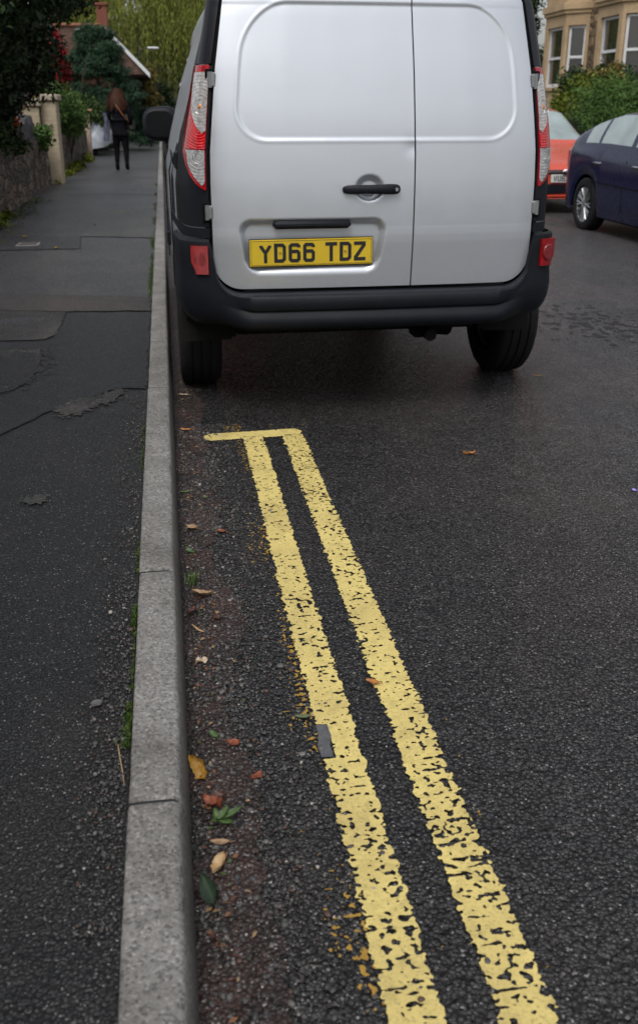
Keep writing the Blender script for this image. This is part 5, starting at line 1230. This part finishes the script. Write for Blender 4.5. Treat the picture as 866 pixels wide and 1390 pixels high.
Ed = [(0, 1), (1, 2), (2, 3), (3, 4), (4, 5), (5, 6), (6, 7), (6, 8), (3, 9), (9, 10), (10, 11), (11, 12), (3, 13), (13, 14), (14, 15), (15, 16), (0, 17), (17, 18), (18, 19), (19, 20), (0, 21), (21, 22), (22, 23), (23, 24)]
skin('body', J, Ed, skin_m, pr)
for (hx, hy, hz_, s) in ((-.165, .17, .89, -1), (.20, .10, .80, 1)):
    for q in range(4):
        skin('finger', [(hx, hy, hz_, .010), (hx + s * .004 * q, hy + .025 + .004 * q, hz_ - .035 - .003 * (q % 3), .009), (hx + s * .004 * q, hy + .04, hz_ - .07, .008)], [(0, 1), (1, 2)], skin_m, pr, 1)
jk = simple('black_jacket_cloth', (.006, .006, .009), .85, 0, .4, 8, .5, 25, 0, .08)
skin('jacket', [(0, 0, .86, .165, .125), (0, .0, 1.0, .145, .115), (0, .0, 1.16, .155, .12), (0, -.01, 1.30, .155, .105), (0, -.005, 1.37, .075), (-.165, -.01, 1.295, .068), (-.225, -.035, 1.09, .062), (-.19, .09, .95, .05), (.165, -.01, 1.295, .068), (.235, -.045, 1.08, .062), (.225, .04, .90, .048), (0, 0, .74, .175, .13)],
     [(0, 1), (1, 2), (2, 3), (3, 4), (3, 5), (5, 6), (6, 7), (3, 8), (8, 9), (9, 10), (0, 11)], jk, pr)
skin('leggings', [(0, 0, .84, .13, .10), (-.085, 0, .74, .102), (-.095, .05, .45, .068), (-.10, -.01, .13, .047), (.085, 0, .74, .102), (.10, .0, .45, .068), (.11, -.13, .15, .047)], [(0, 1), (1, 2), (2, 3), (0, 4), (4, 5), (5, 6)], simple('black_leggings', (.005, .005, .006), .9, 0, .4, 10, 0, 60, 0, .06), pr)
skin('boots', [(-.10, -.03, .17, .05), (-.10, -.025, .06, .046), (-.105, .09, .035, .042, .034)], [(0, 1), (1, 2)], jk, pr, 2)
skin('boots', [(.11, -.15, .20, .05), (.112, -.14, .09, .046), (.116, -.03, .045, .042, .034)], [(0, 1), (1, 2)], jk, pr, 2)
hm = foliage('long_brown_hair', (.022, .010, .007), (.05, .021, .013), (.09, .036, .02), .5)
hair = skin('hair', [(0, .0, 1.59, .078, .092), (0, -.03, 1.50, .095, .088), (-.01, -.06, 1.41, .105, .075), (-.025, -.075, 1.34, .08, .04)], [(0, 1), (1, 2), (2, 3)], simple('brown_hair_mass', (.028, .012, .008), .5, 0, .5, 14, .8, 40), pr)
n = 4200; a = rng.uniform(math.pi * .95, math.pi * 2.05, n); z0 = rng.uniform(1.32, 1.62, n); rad = np.interp(z0, [1.3, 1.42, 1.52, 1.62], [.105, .125, .10, .07]) * rng.uniform(.95, 1.2, n)
B0 = np.stack([rad * np.cos(a), -.05 + rad * .62 * np.sin(a), z0], -1); tx = np.cos(a) * rng.uniform(0, .7, n) - .45 * (np.cos(a) < -.3); Lh = rng.uniform(.07, .17, n)[:, None]
T_ = np.stack([tx, .1 * np.sin(a), -np.ones(n)], -1); W_ = np.stack([-np.sin(a), np.cos(a), 0 * a], -1) * .006
mk('hair_strands', np.stack([B0 - W_, B0 + W_, B0 + T_ * Lh * .6 + W_, B0 + T_ * Lh], 1).reshape(-1, 3), np.arange(n)[:, None] * 4 + np.array([0, 1, 2, 3]), hm, hair)
bagm = simple('tan_leather', (.25, .09, .035), .5, 0, .3, 20)
bag = empty('shoulder_bag', (-.87, 21.15, .106), R(-3), 'bag worn by the walking person on a tan leather strap across the back', 'bag')
MB().tube([(-.10, -.10, 1.40), (-.02, -.150, 1.28), (.08, -.145, 1.13), (.15, -.115, 1.03), (.20, -.03, .98)], .011, 6).build('strap', bagm, bag); MB().box(.16, .30, .0, .22, .80, 1.0, .03).build('pouch', simple('dark_bag', (.02, .017, .015), .6), bag)
v = []; nz_, nk = 16, 20
for i in range(nz_ + 1):
    u = i / nz_
    for k in range(nk):
        a = 2 * math.pi * k / nk; f = 1 + .22 * math.sin(3 * a + 4 * u) ; v.append((-.27 + .062 * f * math.cos(a) * (1 - .25 * u) + .02 * math.sin(5 * u), .03 + .09 * f * math.sin(a), 1.15 - .56 * u))
F = [tuple(int(q) for q in f) for f in grid_faces(nz_ + 1, nk, True)] + [tuple(range(nk - 1, -1, -1)), tuple(range(nz_ * nk, nz_ * nk + nk))]
o = mk('draped_coat', [(x, y, z) for x, y, z in v], F, simple('grey_lilac_cloth', (.10, .10, .15), .85, 0, .5, 12, .8, 22), None, 60); o.location = (-.87, 21.15, .106)
tag(o, 'grey lilac coat hanging down at the left side of the walking person', 'coat')

# ------------------------------------------------------------------ fallen leaves and litter
def leafmat(name, c1, c2, vein):
    t = NT(name); O = t.obj(); n = t.noise(O, 60, 4, .7); k = t.ramp(n.outputs[0], [(.3, c1), (.7, c2)]); sx = t.n('ShaderNodeSeparateXYZ'); t.L(O, sx.inputs[0])
    mid_ = t.ramp(t.math('ABSOLUTE', sx.outputs[0]), [(0, 1.0), (.0009, 0.0)]); k = t.mix(t.math('MULTIPLY', mid_, .6), k, vein)
    t.set(Base_Color=k, Roughness=.5, Normal=t.bump(n.outputs[0], .5, .003)); return t.m
LM = {'gold': leafmat('golden_leaf', (.30, .15, .02), (.48, .27, .04), (.2, .1, .02)), 'rust': leafmat('rusty_leaf', (.16, .04, .02), (.30, .08, .03), (.1, .03, .02)), 'tan': leafmat('tan_leaf', (.25, .15, .08), (.42, .28, .16), (.18, .1, .05)),
      'green': leafmat('green_leaf', (.03, .07, .02), (.07, .13, .035), (.16, .22, .08)), 'dkgreen': leafmat('dark_green_leaf', (.012, .03, .016), (.03, .055, .03), (.06, .09, .04)), 'cream': leafmat('cream_scrap', (.42, .33, .22), (.6, .5, .36), (.3, .2, .1)),
      'grgreen': leafmat('greyish_green_leaf', (.06, .085, .035), (.12, .15, .07), (.18, .2, .1)), 'orange': leafmat('orange_leaf', (.34, .12, .03), (.5, .22, .06), (.2, .08, .02)), 'dark': leafmat('rotting_leaf', (.05, .025, .02), (.10, .04, .03), (.03, .02, .01)), 'purple': leafmat('purple_scrap', (.25, .16, .6), (.4, .28, .75), (.5, .4, .8)), 'straw': leafmat('straw', (.42, .27, .12), (.55, .38, .2), (.3, .2, .1))}
def leaf(label, x, y, L, W, rot, m, curl=.25, tilt=(0, 0), z=.004, rough=.1, name='fallen_leaf', cat='leaf', stem=True, group='fallen leaves along the gutter'):
    nu_, nv_ = 12, 6; V = []; sd = rnd.uniform(0, 50)
    for i in range(nu_ + 1):
        u = i / nu_; wv = W / 2 * (math.sin(math.pi * min(.999, u ** .85)) ** .75 + .02)
        for j in range(-nv_ // 2, nv_ // 2 + 1):
            q = j / (nv_ / 2); xx = wv * q * (1 + rough * N(Vector((u * 6, q, sd)))); yy = L * (u - .5) + rough * .1 * L * N(Vector((q * 3, u * 5, sd + 3)))
            zz = curl * W * .5 * q * q + curl * L * .35 * (u - .5) ** 2 * 2 + rough * W * .35 * N(Vector((u * 3, q * 1.5, sd + 9))); V.append((xx, yy, zz))
    mnz = min(v[2] for v in V); V = [(a, b_, c - mnz) for a, b_, c in V]; n1 = len(V); V += [(a, b_, c + .0006) for a, b_, c in V]
    F0 = [tuple(int(k) for k in f) for f in grid_faces(nu_ + 1, nv_ + 1)]; F = [f[::-1] for f in F0] + [tuple(k + n1 for k in f) for f in F0]
    o = mk(name, V, F, LM[m], None, 60); o.location = (x, y, z); o.rotation_euler = (R(tilt[0]), R(tilt[1]), R(rot))
    if stem: b = MB(); b.tube([(0, -L * .48, .002), (.001, -L * .62, .004), (.003, -L * .75, .003)], [.0009, .0007, .0005], 5); b.build('stalk', LM[m], o)
    return tag(o, label, cat, group)
leaf('broad dry tan leaf by the kerb, at the third kerb joint', .035, 2.335, .062, .034, 70, 'tan', .5, (0, 12), .006, .5)
leaf('small brown leaf just nearer than the broad tan leaf at the third kerb joint', .006, 2.245, .04, .024, 150, 'dark', .6, (0, 10), .006, .4)
leaf('small green leaf with curled edge against the kerb, farther than the broad tan leaf', .008, 2.62, .038, .024, 40, 'green', .6, (10, 14), .006)
leaf('thin straw coloured sliver lying beside the kerb', .018, 2.155, .060, .007, 35, 'straw', .3, (0, 0), .005, .3, 'leaf_sliver', 'sliver', False)
leaf('pale cream torn leaf scrap near the kerb', .022, 1.995, .030, .022, 100, 'cream', .3, (0, 8), .005, .9, stem=False)
leaf('golden yellow leaf leaning up against the kerb face', .004, 1.585, .062, .030, 8, 'gold', .7, (28, -38), .012, .5)
leaf('rusty red leaf beside the small green weed', .020, 1.475, .042, .028, 60, 'rust', .8, (0, 10), .006, .6)
leaf('dark decayed leaf tucked under the rusty red leaf', .030, 1.50, .036, .024, 110, 'dark', .4, (0, 0), .003, .5)
leaf('narrow tan leaf just nearer than the small green weed', .030, 1.375, .038, .014, 80, 'tan', .4, (0, 0), .005)
leaf('pale ribbed tan leaf between the weed and the dark green leaf', .028, 1.315, .048, .028, 150, 'straw', .7, (0, 20), .006, .5)
leaf('long dark green leaf lying in the gutter, nearest the camera', .006, 1.255, .070, .028, 12, 'dkgreen', .5, (6, -25), .012)
leaf('small green leaf on the grit beside the kerb, beyond the golden leaf', .036, 1.70, .032, .016, 30, 'green', .4, (0, 0), .005)
leaf('grey green leaf lying at the edge of the inner yellow line', .236, 1.735, .036, .014, 84, 'grgreen', .2, (0, 0), .006)
leaf('dried orange brown leaf between the two yellow lines', .418, 1.84, .034, .016, 60, 'orange', .5, (0, 0), .006, .5)
leaf('small rust coloured leaf flattened on the grit', .075, 1.665, .030, .020, 75, 'rust', .3, (0, 0), .004, .6, stem=False)
leaf('red brown leaf fragment on the grit away from the kerb', .115, 1.55, .030, .018, 120, 'rust', .3, (0, 0), .004, .8, stem=False)
leaf('curled orange leaf alone on the open road', 1.13, 3.345, .05, .02, 82, 'orange', .9, (0, 10), .003, .7, group='fallen leaves on the open road')
leaf('tiny yellow leaf on the road behind the van wheel', 1.838, 4.433, .045, .012, 85, 'gold', .3, (0, 0), .003, group='fallen leaves on the open road')
leaf('small purple scrap of litter at the right side of the road', 1.60, 2.885, .022, .016, 30, 'purple', .3, (0, 0), .003, .6, 'litter_scrap', 'litter', False, None)
leaf('small green leaf by the kerb near the end of the yellow line', .006, 3.12, .035, .016, 95, 'green', .3, (0, 0), .004)
leaf('light green leaf on the grit halfway to the inner yellow line', .075, 3.06, .026, .018, 20, 'grgreen', .3, (0, 0), .004)
leaf('tan leaf against the kerb, farther than the small curled green leaf', .020, 2.80, .045, .024, 60, 'tan', .5, (0, 0), .005, .5)
leaf('orange brown leaf by the kerb level with the yellow end bar', .024, 3.82, .05, .02, 80, 'orange', .4, (0, 0), .004, .5)
leaf('pale leaf by the kerb farther than the yellow end bar', .03, 4.36, .045, .022, 75, 'cream', .3, (0, 0), .004, .4)
leaf('small russet leaf midway between kerb and inner line', .115, 2.76, .034, .018, 60, 'rust', .4, (0, 0), .004, .5)
leaf('flat dry leaf on the grit beside the inner line, level with the broad tan leaf', .07, 2.21, .034, .022, 20, 'dark', .2, (0, 0), .003, .5)
for (x, y, L, r_) in ((-1.02, 9.0, .06, 30), (-1.42, 9.9, .055, 80), (-.80, 10.9, .05, 10)):
    leaf('small yellow leaf lying on the tarmac pavement', x, y, L, .03, r_, 'gold', .3, (0, 0), .109, .3, group='yellow leaves on the pavement')
nl2 = 300; y = rng.uniform(9.5, 14.5, nl2); x = -1.9 + np.abs(rng.normal(0, .12, nl2)); a = rng.uniform(0, 6.28, nl2); s = rng.uniform(.02, .045, nl2)
c, q = np.cos(a) * s, np.sin(a) * s; z = np.full(nl2, .112)
tag(mk('leaf_litter', np.stack([np.stack([x + c, y + q, z], -1), np.stack([x - q * .5, y + c * .5, z + .008], -1), np.stack([x - c, y - q, z], -1), np.stack([x + q * .5, y - c * .5, z + .004], -1)], 1).reshape(-1, 3), np.arange(nl2)[:, None] * 4 + np.array([0, 1, 2, 3]), F_yellow), kind='stuff')
wd = empty('weed', (.030, 1.432, .003), 0, 'small green weed sprouting in the gutter against the kerb', 'weed')
for k, (rot, L, W_, ti) in enumerate(((-82, .052, .019, 18), (-58, .034, .015, 34), (25, .026, .014, 50), (-128, .038, .015, 12), (140, .024, .013, 28))):
    l = leaf('x', 0, 0, L, W_, 0, 'green', .4, (0, 0), 0, .1, 'weed_leaf', stem=False)
    for kk in ('label', 'category', 'group'): del l[kk]
    l.data.transform(Matrix.Translation((0, L * .5, 0))); l.parent = wd; l.location = (0, 0, .004); l.rotation_euler = (R(ti), 0, R(rot))
gr = empty('grass_tuft', (.012, 2.42, 0), 0, 'little tuft of grass growing at the kerb foot by the broad tan leaf', 'grass')
blades('grass_blades', np.column_stack([rng.normal(.0, .008, 40), rng.normal(0, .015, 40), np.full(40, .001)]), .035, F_green, .0012, .9, gr)
MBs = MB(); MBs.tube([(-.155, 1.56, .109), (-.150, 1.52, .112), (-.143, 1.475, .111), (-.139, 1.44, .109)], [.0009, .0012, .001, .0006], 6)
tag(MBs.build('dry_stem', LM['straw']), 'thin pale dry stem lying on the pavement beside the kerb', 'stem')
b = MB(); b.add([(0, 0, .001), (.018, .004, .001), (.022, .018, .001), (.006, .022, .001), (-.004, .012, .001), (.002, .002, .005), (.016, .006, .005), (.019, .017, .005), (.007, .019, .005), (-.001, .012, .005)], [(4, 3, 2, 1, 0), (5, 6, 7, 8, 9)] + [(k, (k + 1) % 5, 5 + (k + 1) % 5, 5 + k) for k in range(5)])
o = b.build('stone_chip', simple('pale_grey_chip', (.12, .115, .11), .8, 0, .3, 60)); o.location = (-.215, 1.70, .106); tag(o, 'flat pale grey stone chip on the dark pavement beside the kerb moss', 'stone')
